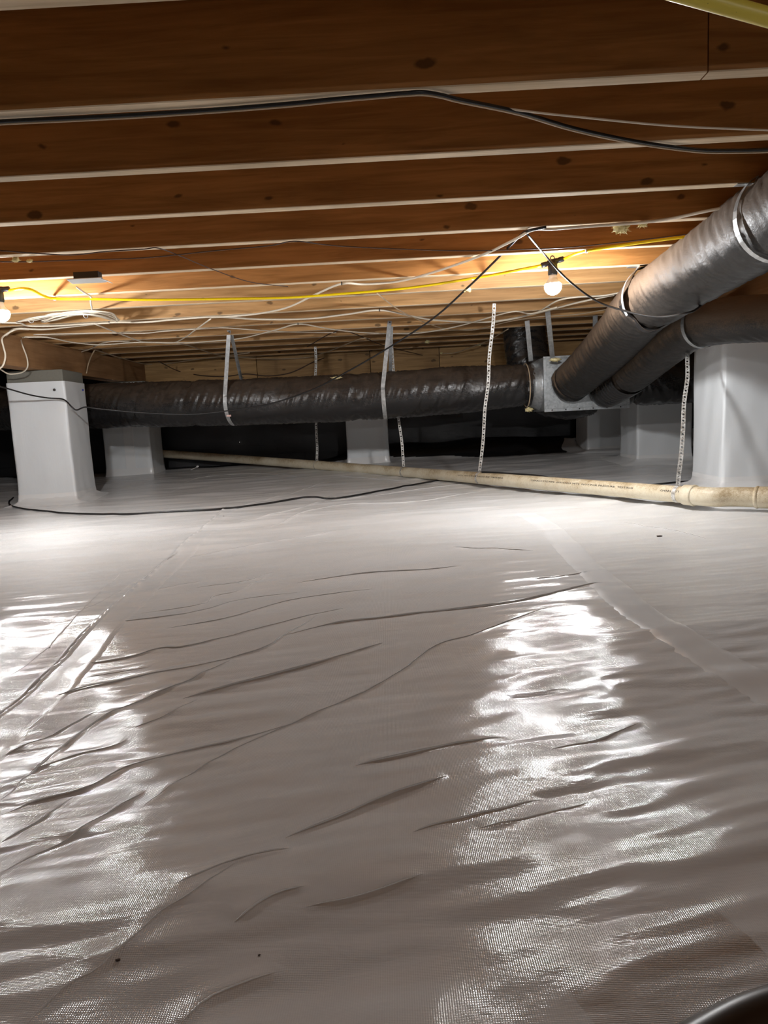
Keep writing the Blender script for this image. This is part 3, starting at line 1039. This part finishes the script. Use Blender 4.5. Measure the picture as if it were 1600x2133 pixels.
# --- lower dusty duct
Bd = empty('insulated_duct', at_y(1440, 730, 3.7), 'lower dusty duct leaving the box, passing in front of the big right pier', 'duct')
BPX = [(1262, 812, 5.26), (1285, 800, 5.1), (1335, 765, 4.6), (1395, 716, 4.1), (1440, 686, 3.8), (1490, 671, 3.62), (1560, 665, 3.5), (1620, 664, 3.42), (1800, 668, 3.2)]
_, BP, BS = duct('duct_jacket', BPX, [.125, .125, .122, .118, .114, .112, .110, .110, .110], M['duct_mid'], Bd,
                 pinch=[(.20, .018, .02), (.686, .010, .018), (.012, .014, .02)], amp=.005, seed=6, fr=11, n=72)
Tb, Nb, Bb = frames(BP)
sl = BP[:int(.20 * len(BP))]
V, f = sweep(sl, .1285 + .004 * np.sin(np.arange(len(sl)) * 1.3), 40, cap=False); link_mesh('taped_boot', V, f, M['duct_black'], Bd, )
k = int(np.argmin(np.abs(np.array([proj_x(p) for p in BP]) - 1464))); top = BP[k] + np.array([-.02, .05, 0]); top[2] = ZC - .003
root = empty('duct_strap', top, 'dark strap round the lower dusty duct beside the big right pier', 'strap')
strap_loop(root, 'band', BP[k], Tb[k], .1145, 20, 215, .024, M['galv'], lead=top)

# --- black duct going right from the box, and the one going up behind
Cd = empty('insulated_duct', at_y(1370, 850, 5.5), 'black duct going right from the box behind the big right pier', 'duct')
duct('duct_jacket', [(1300, 792, 5.48), (1330, 792, 5.48), (1380, 790, 5.46), (1450, 786, 5.44), (1560, 780, 5.42), (1700, 775, 5.4)], .185, M['duct_black'], Cd, amp=.012, seed=9, n=56, pinch=[(.05, .03, .02)])
Dd = empty('insulated_duct', at_y(1090, 755, 6.1), 'shiny black duct rising behind the box into the joists', 'duct')
duct('duct_jacket', None, [.19, .195, .185, .165, .165], M['duct_black'], Dd, amp=.014, seed=12, n=64, fr=8,
     extra3d=[(1.70, 6.05, .62), (1.5, 6.03, .60), (1.28, 6.02, .68), (1.20, 6.02, .86), (1.17, 6.02, 1.02), (1.15, 6.018, 1.25), (1.15, 6.018, 1.385)])

# ------------------------------------------------------------------ drain pipe on its hangers
PR = .040
PP = [(-2.60, 9.2)]
pipe_px = [(1800, 1041), (1600, 1036.5), (1500, 1034), (1420, 1030), (1250, 1012), (1000, 995), (830, 982), (640, 966.5)]
pz = [.062, .061, .060, .058, .056, .056, .060, .105]
PC = [at_z(x, y, z) for (x, y), z in zip(pipe_px, pz)]
d0 = (PC[7] - PC[3]); d0 /= np.linalg.norm(d0)
# the run left of the fitting is one straight length
A0, B0 = PC[3], PC[6]
run = []
for s in np.linspace(0, 1, 5):
    run.append(A0 * (1 - s) + B0 * s)
dirr = (B0 - A0) / np.linalg.norm(B0 - A0)
far_end = at_y(262, 940, 7.235)
fit = A0 - dirr * .13
drain = empty('drain_pipe', (fit[0], fit[1], 0), 'stained white plastic drain pipe lying low across the liner', 'pipe')
P, s = resample(spline([fit, A0, run[2], B0, at_y(520, 958, 6.93), at_y(380, 948, 7.16), far_end], 10), .04)
V, f = sweep(P, PR, 28); link_mesh('pipe_length', V, f, M['pvc'], drain)
bend = [A0 - dirr * .02, fit - dirr * .04, PC[2] + (PC[1] - PC[2]) * .35, PC[1] + (PC[1] - PC[2]) * .25]
P2, s2 = resample(spline(bend, 10), .01)
s2n = s2 / s2[-1]
V, f = sweep(P2, .0445 + .004 * ((s2n < .12) | (s2n > .80)), 28); link_mesh('pipe_elbow', V, f, M['pvc'], drain)
for q in (.12, .80):
    k = int(q * (len(P2) - 1)); V, f = sweep(P2[k - 1:k + 2], [.046, .0515, .046], 28); link_mesh('elbow_rim', V, f, M['pvc'], drain)
P3, _ = resample(np.array([P2[-3], PC[1], PC[0], PC[0] + (PC[0] - PC[1]) * 3]), .05)
V, f = sweep(P3, PR, 28); link_mesh('pipe_length', V, f, M['pvc'], drain)


# printed line along the pipe
def pipe_text(txt, x_px, length, ang=71):
    cu = bpy.data.curves.new('txt', 'FONT'); cu.body = txt; cu.size = 1.0; cu.resolution_u = 1; cu.offset = .012
    ob = bpy.data.objects.new('txt', cu); COL.objects.link(ob)
    dg = bpy.context.evaluated_depsgraph_get(); dg.update()
    m2 = bpy.data.meshes.new_from_object(ob.evaluated_get(dg))
    bm = bmesh.new(); bm.from_mesh(m2)
    bmesh.ops.triangulate(bm, faces=bm.faces)
    bmesh.ops.subdivide_edges(bm, edges=[e for e in bm.edges if e.calc_length() > .35], cuts=1)
    bmesh.ops.triangulate(bm, faces=bm.faces)
    V = np.array([v.co[:] for v in bm.verts]); F = [[v.index for v in q.verts] for q in bm.faces]; bm.free()
    bpy.data.objects.remove(ob, do_unlink=True); bpy.data.curves.remove(cu); bpy.data.meshes.remove(m2)
    sc = length / V[:, 0].max()
    hgt = .0135
    ax = -dirr                       # left to right in view
    up = np.array([0, 0, 1.0]); up -= ax * (up @ ax); up /= np.linalg.norm(up)
    fr = np.cross(up, ax); fr = fr if fr[1] < 0 else -fr
    # start where the pipe axis passes the pixel column
    ts = np.linspace(-1.5, 3.4, 4000); cand = A0[None] + ts[:, None] * dirr[None]
    xsx = np.array([proj_x(p) for p in cand]); t0 = ts[np.argmin(np.abs(xsx - x_px))]
    st = A0 + dirr * t0
    out = []
    for vx, vy, _z in V:
        p = st + ax * vx * sc
        a = math.radians(ang) - vy * hgt / PR
        # follow the real axis of the swept pipe
        k = np.argmin(np.linalg.norm(P - p, axis=1)); p = p.copy(); p[2] = np.interp(p[0], P[::-1, 0], P[::-1, 2]) if P[0, 0] > P[-1, 0] else P[k, 2]
        out.append(p + (PR + .0007) * (math.cos(a) * up + math.sin(a) * fr))
    fa = np.array(out)
    o = link_mesh('printed_lettering', fa, F, M['ink'], drain, smooth=False)
    tag(o, 'faded black printing along the pipe')


pipe_text('CHARLOTTE PIPE  003133303 WTS  NOT FOR PRESSURE  TESTING', 1115, .78)
pipe_text('CHARLOTTE PIPE', 1385, .17)
pipe_text('WTS  NOT FOR PRESSURE  TESTING', 962, .50)


def perf_strap(parent, name, a, b, wid=.021, pitch=.019, hole=.0062, th=.0012, sag=.0):
    """Perforated hanger: a ladder of cells, each with a real hole."""
    a = np.array(a, float); b = np.array(b, float)
    L = np.linalg.norm(b - a); n = int(L / pitch); T = (b - a) / L
    S = np.array([1, 0, 0.0]); S -= T * (S @ T); S /= np.linalg.norm(S); N = np.cross(S, T)
    bld = MB(); hw, hp = wid / 2, L / n / 2
    for i in range(n):
        c = a + T * hp * (2 * i + 1) + N * .004 * math.sin(i * .45) + S * (.003 * math.sin(i * .31))
        outer = [(-hw, -hp), (0, -hp), (hw, -hp), (hw, 0), (hw, hp), (0, hp), (-hw, hp), (-hw, 0)]
        rad = hole * (.55 + .45 * (i % 2))
        inner = [(rad * math.cos(q), rad * math.sin(q)) for q in [math.radians(g) for g in (225, 270, 315, 0, 45, 90, 135, 180)]]
        V = []
        for zz in (th / 2, -th / 2):
            V += [c + S * u + T * w_ + N * zz for u, w_ in outer] + [c + S * u + T * w_ + N * zz for u, w_ in inner]
        f = []
        for k in range(8):
            k2 = (k + 1) % 8
            f.append((k, k2, 8 + k2, 8 + k)); f.append((16 + k2, 16 + k, 24 + k, 24 + k2)); f.append((8 + k, 8 + k2, 24 + k2, 24 + k))
        bld.add(V, f)
    return bld.build(name, M['perf'], parent)


def pipe_hanger(top, x_px, label):
    ts = np.linspace(0, len(P) - 1, 400); cand = np.stack([np.interp(ts, np.arange(len(P)), P[:, k]) for k in range(3)], 1)
    k = np.argmin(np.abs(np.array([proj_x(p) for p in cand]) - x_px)); C = cand[k]
    root = empty('pipe_hanger', top, label, 'strap', 'perforated hangers of the drain pipe')
    low = C + np.array([0, 0, PR + .004])
    perf_strap(root, 'perforated_band', top, low)
    pts = [C + (PR + .001) * (math.cos(q) * np.array([0, 0, 1]) + math.sin(q) * np.cross(dirr, [0, 0, 1])) for q in np.linspace(0, 2 * np.pi, 25)]
    ribbon(root, 'pipe_loop', pts, .020, M['perf'], side=dirr)


pipe_hanger(at_z(1030, 632, ZC - .002), 1000, 'perforated strap in front of the long duct, hanging to the drain pipe')
pipe_hanger(at_y(812, 690, 5.78), 843, 'perforated strap behind the middle duct strap, ending just right of the small pier')
pipe_hanger(at_y(657, 722, 6.21), 661, 'perforated strap behind the long duct, left of the small pier')
pipe_hanger(at_y(1441, 640, 4.0), 1411, 'perforated strap beside the big right pier, hanging to the drain pipe')

# ------------------------------------------------------------------ string of work lights
LS = empty('light_string', at_z(600, 620, 1.14), 'bright yellow string-light cord with glowing bulbs slung under the joists', 'string light')


def catmull_px(px, z=None):
    out = []
    for p in px:
        q = at_z(p[0], p[1], z if len(p) == 2 else p[2])
        out.append(q if 0 < q[1] < 7.295 else at_y(p[0], p[1], 7.295))
    return np.array(out)


BL = at_y(-4, 603, 3.315); BR = at_y(1151, 546, 3.315)
CORD = [BL + np.array([-.9, -.1, .02]), BL + np.array([-.03, 0, -.008])]
cordA = [BL + np.array([.045, .0, -.006])] + list(catmull_px([(60, 602, 1.145), (108, 621, 1.143), (200, 623, 1.135), (300, 624.5, 1.13), (380, 624, 1.13), (500, 622, 1.132), (600, 620, 1.135), (700, 613, 1.138), (850, 600, 1.14), (1000, 577, 1.14)])) + [BR + np.array([-.05, 0, -.012])]
cordB = [BR + np.array([.05, 0, .012])] + list(catmull_px([(1222, 523, 1.148), (1350, 503, 1.143), (1480, 487, 1.143), (1600, 474, 1.145)])) + [np.array([2.6, 2.6, 1.14]), np.array([3.0, 1.2, 1.13]), np.array([2.4, -.4, 1.13]), np.array([1.55, -2.65, 1.14])]  # last points carry the cord on, out of view, to the added fill lamp
for pts in (cordA, cordB):
    MB().tube(spline(pts, 10), .0062, 10).build('cord', M['yellow'], LS, smooth=True)
MB().tube(spline([BL + np.array([-.05, 0, .0]), BL + np.array([-.4, -.05, -.03]), BL + np.array([-1.2, -.2, .0])], 10), .0062, 10).build('cord', M['yellow'], LS, smooth=True)


def lamp(pos, tilt, first=False):
    """Socket hanging at pos (top of the tee), bulb below it."""
    R4 = Matrix.Rotation(tilt, 4, 'Y'); R4.translation = Vector(pos)
    b = MB()
    Mh = R4 @ Matrix.Rotation(math.pi / 2, 4, 'Y')
    b.lathe([(.009, -.052), (.012, -.050), (.012, -.03), (.010, -.026), (.013, -.02), (.013, .02), (.010, .026), (.012, .03), (.012, .050), (.009, .052)], Mh, 14)
    b.lathe([(.013, .008), (.021, -.008), (.021, -.052), (.019, -.056)], Matrix.Translation(pos), 18)
    so = b.build('socket', M['black_plastic'], LS, smooth=True)
    ring = [Vector(pos) + Vector((.009 * math.cos(a), 0, .018 + .009 * math.sin(a))) for a in np.linspace(0, 2 * math.pi, 15)]
    MB().tube([tuple(p) for p in ring], .0022, 6).build('hanging_ring', M['black_plastic'], so, smooth=True)
    nk = MB(); nk.lathe([(.016, -.054), (.017, -.062), (.020, -.075), (.030, -.088), (.036, -.096)], Matrix.Translation(pos), 22)
    bl = nk.build('bulb_neck', M['bulb_neck'], LS, smooth=True)
    g = MB(); prof = [(.036, -.096)] + [(.038 * math.cos(a), -.106 - .038 * math.sin(a)) for a in np.linspace(.05, 1.5, 9)]
    g.lathe(prof, Matrix.Translation(pos), 26)
    g.build('bulb', M['bulb'], LS, smooth=True)


lamp(BR, math.radians(-14)); lamp(BL, 0)
lamp(np.array([1.5, -2.75, 1.13]), 0)  # fill lamp added out of view behind the camera to brighten the foreground
for x, y, z in ((114, 622, 1.143), (1222, 523, 1.148), (985, 580, 1.14)):
    c = at_z(x, y, z); Mx = Matrix.Rotation(math.pi / 2, 4, 'Y'); Mx.translation = Vector(c)
    b = MB(); b.lathe([(.0068, -.006), (.0085, -.005), (.0085, .005), (.0068, .006)], Mx, 10); b.build('cord_clip', M['tie'], LS)

# thick yellow pipe crossing the top right corner
a, b_ = at_y(1380, -25, .93), at_y(1680, 58, .93)
tag(MB().tube(np.linspace(a, b_, 12), .0105, 16).build('yellow_tube', M['yellow_pipe'], smooth=True), 'thick speckled yellow tube crossing the top right corner close to the camera', 'tube')

# ------------------------------------------------------------------ cables
def cable(px, z, r, mat, label, cat='cable', name='cable', group=None, per=8, staples=(), pts3=None):
    pts = pts3 if pts3 is not None else catmull_px(px, z)
    n = 8 if r > .003 else 6
    S = spline(pts, per)
    if not staples:
        o = MB().tube(S, r, n).build(name, mat, smooth=True)
        return tag(o, label, cat, group)
    root = empty(name, pts[0], label, cat, group)
    MB().tube(S, r, n).build('jacket', mat, root, smooth=True)
    for x, y in staples:
        c = at_z(x, y, z)
        MB().box(c + np.array([-.0025, -r - .004, -r - .001]), c + np.array([.0025, r + .004, r + .003])).build('staple', M['staple'], root)
    return root


ZW = 1.148
cable([(12, 700, 1.14), (32, 685), (90, 686), (150, 680), (228, 672), (300, 671), (370, 665), (450, 660), (540, 665), (640, 664), (720, 655), (791, 646), (850, 657), (900, 666), (980, 671), (1040, 668), (1120, 652), (1200, 631), (1280, 614)],
      ZW, .0058, M['white_cable'], 'thick cream cable running the whole width under the bulb string', staples=[(228, 672), (791, 646)])
cable([(0, 672), (40, 673), (60, 679), (110, 679), (160, 676), (195, 674), (228, 673)], ZW - .004, .005, M['white_cable'], 'short cream cable joining the thick one below the left bulb')
cable([(198, 675), (244, 693), (294, 711), (325, 714), (362, 714), (390, 700), (403, 690), (439, 664)], ZW - .012, .0045, M['white_cable'], 'cream cable dipping in a V with a knot left of the duct strap')
cable([(70, 697), (150, 695), (218, 693.5), (300, 694), (340, 690), (403, 686), (450, 683), (472, 683), (544, 688), (620, 692), (700, 693)], ZW - .003, .004, M['white_cable'], 'slim cream cable just above the tops of the left duct strap')
cable([(52, 702), (100, 703), (150, 713), (200, 718), (231, 717), (294, 713), (387, 714), (450, 710), (506, 704), (575, 687), (621, 675), (669, 682), (700, 687), (760, 693), (850, 695), (900, 690), (956, 679), (1003, 666), (1069, 649), (1106, 653), (1160, 640)],
      ZW - .02, .0045, M['white_cable'], 'cream cable sagging twice with a peak left of the middle duct strap', staples=[(621, 675)])
cable([(369, 714), (400, 722), (444, 737), (475, 742), (528, 746), (575, 748), (637, 745), (669, 737), (700, 726), (750, 706), (772, 705)], 1.13, .0045, M['thin_cable'], 'tan cable hanging in a long shallow sag behind the left duct strap')
cable([(331, 753), (372, 773), (419, 782), (469, 784), (512, 779), (559, 783), (606, 776), (653, 754), (675, 746)], 1.10, .005, M['brown_cable'], 'dark brown cable drooping onto the far boards above the duct')
cable([(180, 778, .97), (185, 755, 1.06), (195, 733, 1.13), (202, 730, 1.15), (240, 742, 1.15), (300, 758, 1.15), (350, 757, 1.15), (400, 750, 1.15), (520, 735, 1.15)], ZW, .005, M['thin_cable'], 'tan cable bending down behind the concrete cap of the left pier')
cable([(178, 778, .975), (168, 755, 1.06), (165, 740, 1.12), (170, 733, 1.14), (185, 728, 1.14), (210, 716, 1.14), (235, 711, 1.14), (270, 712, 1.14)], ZW, .005, M['white_cable'], 'cream cable dropping from the girder onto the concrete cap')
cable([(785, 611), (830, 645), (870, 665), (900, 677), (930, 685), (980, 688), (1020, 680), (1060, 670), (1120, 660), (1200, 655), (1290, 640)], ZW - .006, .0035, M['thin_cable'], 'thin tan wire falling from the yellow cord to the right ducts')
cable([(1025, 672), (1080, 662), (1120, 650), (1160, 627), (1200, 619), (1255, 616), (1310, 606)], ZW - .004, .005, M['white_cable'], 'cream cable crossing just under the right bulb')
cable([(919, 736, 1.09), (947, 735, 1.09), (975, 726, 1.1), (999, 717, 1.11), (1022, 707, 1.12), (1059, 685, 1.14)], ZW, .0045, M['thin_cable'], 'short tan cable left of the shiny black duct')
cable([(640, 722, 1.12), (700, 690, 1.15), (735, 694, 1.15), (800, 720, 1.15), (880, 740, 1.12)], ZW, .004, M['brown_cable'], 'dark wire peaking between the two duct straps near the back')
cable([(0, 522), (80, 528), (150, 531), (220, 524), (300, 519), (330, 517), (380, 535), (440, 560), (520, 587), (600, 597)], ZW, .0022, M['brown_cable'], 'thin dark wire sagging from the top left then down to the lit joists', per=6)
cable([(0, 545), (60, 545), (150, 542), (300, 537), (450, 522), (560, 512), (613, 502.5), (680, 510), (750, 515), (900, 521), (1000, 522), (1100, 519), (1200, 514), (1400, 492), (1500, 478)], ZW - .002, .0022, M['brown_cable'], 'long thin dark wire strung across below the fourth joist', per=6)
cable([(1640, 403), (1560, 423), (1470, 440), (1400, 455), (1330, 464), (1230, 471), (1150, 477), (1110, 479), (1070, 500), (1000, 533), (900, 568), (830, 586), (760, 592), (712, 591), (660, 612), (600, 640), (540, 653), (480, 659), (440, 661)],
      ZW - .001, .0055, M['white_cable'], 'cream cable under the fluff tufts, dropping left past the yellow cord', staples=[(712, 591)])
KPX = [(-700, 740, 3.6), (-300, 762, 4.0), (-60, 790, 4.4), (0, 805, 4.62), (60, 822, 4.88), (100, 829, 5.02), (132, 832, 5.04), (150, 848, 5.03), (160, 854, 5.05), (178, 848, 5.1), (210, 852, 5.14), (300, 860, 5.2), (400, 863, 5.22), (480, 855, 5.2), (560, 842, 5.12), (640, 816, 4.98), (700, 787, 4.8), (800, 730, 4.42), (900, 665, 3.98), (970, 603, 3.62), (1030, 545, 3.28), (1080, 494, 2.98)]
cable(None, 0, .0052, M['black_cable'], 'black cable looping from the peak at the joist down across the duct and left pier', per=6,
      pts3=[at_y(*p) for p in KPX] + list(catmull_px([(1100, 481, 1.147), (1138, 473, 1.148)])))
cable(None, 0, .0045, M['black_cable'], 'dark cable curving from the peak past the right bulb over the dusty duct', per=7,
      pts3=[at_z(1097, 486, 1.146), at_y(1130, 525, 3.10), at_y(1180, 580, 3.2), at_y(1240, 625, 3.25), at_y(1300, 647, 3.20), at_y(1370, 660, 3.08), at_y(1430, 652, 2.98), at_y(1452, 643, 3.04), at_y(1475, 625, 3.30)])
TOPB = [(-1100, 330), (-600, 297), (-300, 276), (-80, 261), (0, 253), (150, 246), (300, 238), (450, 228), (600, 216), (700, 206), (780, 199), (840, 194), (882, 192), (920, 198), (960, 208), (1080, 233), (1200, 268), (1330, 295), (1450, 311), (1520, 313), (1600, 311), (1700, 304)]
cable(TOPB, 1.148, .0042, M['black_cable'], 'twin black cable crossing under the nearest joists, its thick upper strand', group='black twin cable strands')
cable([(x, y + 5.5) for x, y in TOPB], 1.144, .0027, M['thin_cable'], 'slim pale strand running along just below the thick black upper cable')
cable([(985, 213), (1000, 218), (1100, 232), (1200, 243), (1400, 262), (1600, 271), (1700, 274)], 1.149, .0026, M['white_cable'], 'thin pale wire splitting from the black cable to the right edge')
# looped pair over the left girder
cable(None, 0, .0055, M['white_cable'], 'thick cream cable turned down over the girder at the left edge',
      pts3=[at_y(-20, 772, 4.5), at_y(0, 767, 4.5), at_y(8, 757, 4.5), at_y(11, 740, 4.5), at_y(7, 722, 4.5), at_y(4, 706, 4.5), at_y(12, 697, 4.46), at_z(34, 686, 1.1475), at_z(60, 686, 1.1475)])
cable(None, 0, .0045, M['white_cable'], 'cream cable looping down over the girder onto the concrete cap',
      pts3=[at_z(52, 702, 1.147), at_z(44, 706, 1.143), at_y(47, 720, 4.72), at_y(56, 745, 4.78), at_y(57, 765, 4.82), at_y(45, 776, 4.86), at_y(20, 779, 4.86), at_y(5, 772, 4.84), at_y(-20, 755, 4.8)])
# bundle of coiled cable beneath the small plate
cb = empty('coiled_cable', at_z(150, 660, 1.14), 'bundle of coiled cream cable hanging under the joists right of the left bulb', 'cable')
rg = random.Random(3)
for k in range(6):
    j = lambda s=1.0: rg.uniform(-s, s)
    pts = [(38 + j(6), 670 + j(2)), (70 + j(4), 664 + j(3)), (110, 655 + j(4)), (155, 651 + j(2.5)), (200, 650 + j(2)), (232 + j(4), 655 + j(4)), (246 + j(2), 666 + j(3)), (236 + j(3), 665 + j(2)), (205, 657 + j(2)), (165, 654 + j(2)), (120, 662 + j(4)), (88 + j(5), 669 + j(2))]
    MB().tube(spline(catmull_px([(x, y, 1.140 + .0025 * (k - 3)) for x, y in pts]), 6), .0042, 7).build('strand', M['white_cable'], cb, smooth=True)
for x, y in ((64, 667), (178, 657)):
    c = at_z(x, y, 1.137); MB().tube([c + np.array([0, .03 * math.cos(a), .014 * math.sin(a)]) for a in np.linspace(0, 6.28, 16)], .002, 5).build('tie_wrap', M['tie'], cb, smooth=True)
cable([(192, 650), (191, 640), (189, 628), (189, 618), (180, 612), (168, 604), (160, 598)], 1.141, .0042, M['white_cable'], 'short cream cable from the coil up to the small plated box')
# cord on the floor
FC = [(985, 986), (940, 996), (900, 1004), (800, 1021), (700, 1036), (640, 1037), (560, 1048), (480, 1060), (380, 1066), (250, 1071), (120, 1068), (40, 1058), (19, 1048), (28, 1040)]
fp = []
for x, y in FC:
    p = at_z(x, y, .005)
    if y > 1000:
        p[2] = fz(p[0], p[1]) + .0055
    fp.append(p)
S = spline(fp, 8)
for p in S[8:]:
    if p[1] < 5.4:
        p[2] = max(p[2], fz(p[0], p[1]) + .005)
ts = [A0 + dirr * t_ for t_ in np.linspace(-.1, 2.2, 300)]
kx = lambda xx: ts[int(np.argmin(np.abs(np.array([proj_x(p) for p in ts]) - xx)))]
over = [kx(1005) + np.array([0, -.012, PR + .003]), kx(1060) + np.array([.0, .018, PR + .002]), kx(1130) + np.array([.03, .035, PR - .008]), kx(1220) + np.array([.06, .08, -.03])]
tail_ = []
for q in (at_z(1290, 1006, .01), at_z(1345, 1008, .01), at_z(1400, 1003, .01), at_z(1446, 999, .01), at_z(1500, 996, .01)):
    q[2] = fz(q[0], q[1]) + .006; tail_.append(q)
S2 = spline(over + tail_, 8)
full = np.vstack([S[::-1], S2])
tag(MB().tube(full, .0062, 8).build('cable', M['black_cable'], smooth=True), 'black cord on the white liner, crossing the drain pipe and curling round the left pier', 'cable')

# ------------------------------------------------------------------ small things
pc = at_z(181, 584, 1.118)
jb = empty('junction_box', pc, 'small dark box with a bent pale plate fixed under the joist at the left', 'electrical box')
MB().box(pc + np.array([-.055, .0, .004]), pc + np.array([.050, .04, ZC - pc[2] - .001])).build('box_body', M['black_plastic'], jb, bevel=.002)
R4 = Matrix.Rotation(math.radians(-8), 4, 'X'); R4.translation = Vector(pc + np.array([0, .005, 0]))
b = MB(); b.box((-.075, -.03, -.002), (.070, .028, .001), M=R4); b.build('cover_plate', M['plate'], jb, bevel=.001)
R4 = Matrix.Rotation(math.radians(20), 4, 'Y'); R4.translation = Vector(pc + np.array([.068, .005, -.001]))
b = MB(); b.box((0, -.03, -.001), (.028, .028, .001), M=R4); b.build('bent_flap', M['plate'], jb)
for i, (x, y, z, r, lab) in enumerate((
        (1294, 474, 1.142, .022, 'larger yellow insulation tuft caught under the cream cable'),
        (1340, 467, 1.144, .012, 'smaller yellow insulation tuft right of the larger one'),
        (974, 603, 0, .012, 'pale fluff tuft stuck on the slanting black cable'),
        (890, 712, 1.142, .016, 'pale fluff tuft hanging above the long duct'),
        (920, 735.5, 1.09, .010, 'little fluff tuft by the short tan cable'),
        (998, 718, 1.11, .012, 'fluff tuft on the short tan cable'),
        (32, 541, 1.147, .011, 'rounded white fluff on the thin wire at the left'),
        (62, 543, 1.147, .008, 'ragged white fluff right of the rounded one'))):
    c = at_z(x, y, z) if z else at_y(x, y, 3.615)
    c = c if c[1] < 7.305 else at_y(x, y, 7.305)
    fluff('insulation_tuft', c, r, lab, seed=20 + i, squash=(1.15, .8, .8), strands=34 if i < 2 else 16, group='stray tufts of insulation')
c = at_y(700, 787, 5.35); fluff('insulation_tuft', c, .018, 'pale fluff lying on top of the long duct by the black cable', seed=31, squash=(1.8, .8, .5), strands=14, group='stray tufts of insulation')
# paper scrap and specks on the liner
p = at_z(407, 990, .03); z = fz(p[0], p[1])
b = MB(); R4 = Matrix.Rotation(.4, 4, 'Z') @ Matrix.Rotation(-.35, 4, 'Y'); R4.translation = Vector((p[0], p[1], z + .018))
b.box((-.045, -.015, -.002), (.02, .015, .002), M=R4); b.box((.018, -.015, -.004), (.04, .015, .012), M=R4)
tag(b.build('paper_scrap', M['tie'], bevel=.001), 'folded white scrap lying on the liner under the long duct', 'scrap')
for i, (x, y, r, lab) in enumerate(((1375, 1117, .006, 'small dark bit of debris on the liner left of the right edge'), (466, 1076, .004, 'tiny dark speck on the liner by the floor cord'),
                                    (247, 2008, .0015, 'tiny brown crumb in the foreground fold at the left'), (540, 1990, .0009, 'pin-sized dark speck on the foreground liner'))):
    p = at_z(x, y, 0); z = fz(p[0], p[1])
    bm = bmesh.new(); bmesh.ops.create_icosphere(bm, subdivisions=1, radius=1)
    V = np.array([v.co[:] for v in bm.verts]) * np.array([1.6, 1, .5]) * r * (1 + .3 * rng.standard_normal((len(bm.verts), 1))) + np.array([p[0], p[1], z + r * .3])
    F = [[v.index for v in q.verts] for q in bm.faces]; bm.free()
    tag(link_mesh('debris_bit', V, F, M['speck'], smooth=False), lab, 'debris', 'bits of debris on the liner')
# dark hose at the bottom right corner
hp_ = [at_z(1330, 2240, .0), at_z(1420, 2180, .0), at_z(1530, 2130, .0), at_z(1700, 2085, .0)]
hp_ = [np.array([p[0] + .012, p[1] - .018, fz(p[0], p[1]) + .020]) for p in hp_]
V, f = sweep(spline(hp_, 10), .021, 20); tag(link_mesh('rubber_hose', V, f, M['hose']), 'dark brown hose cutting the bottom right corner of the view', 'hose')
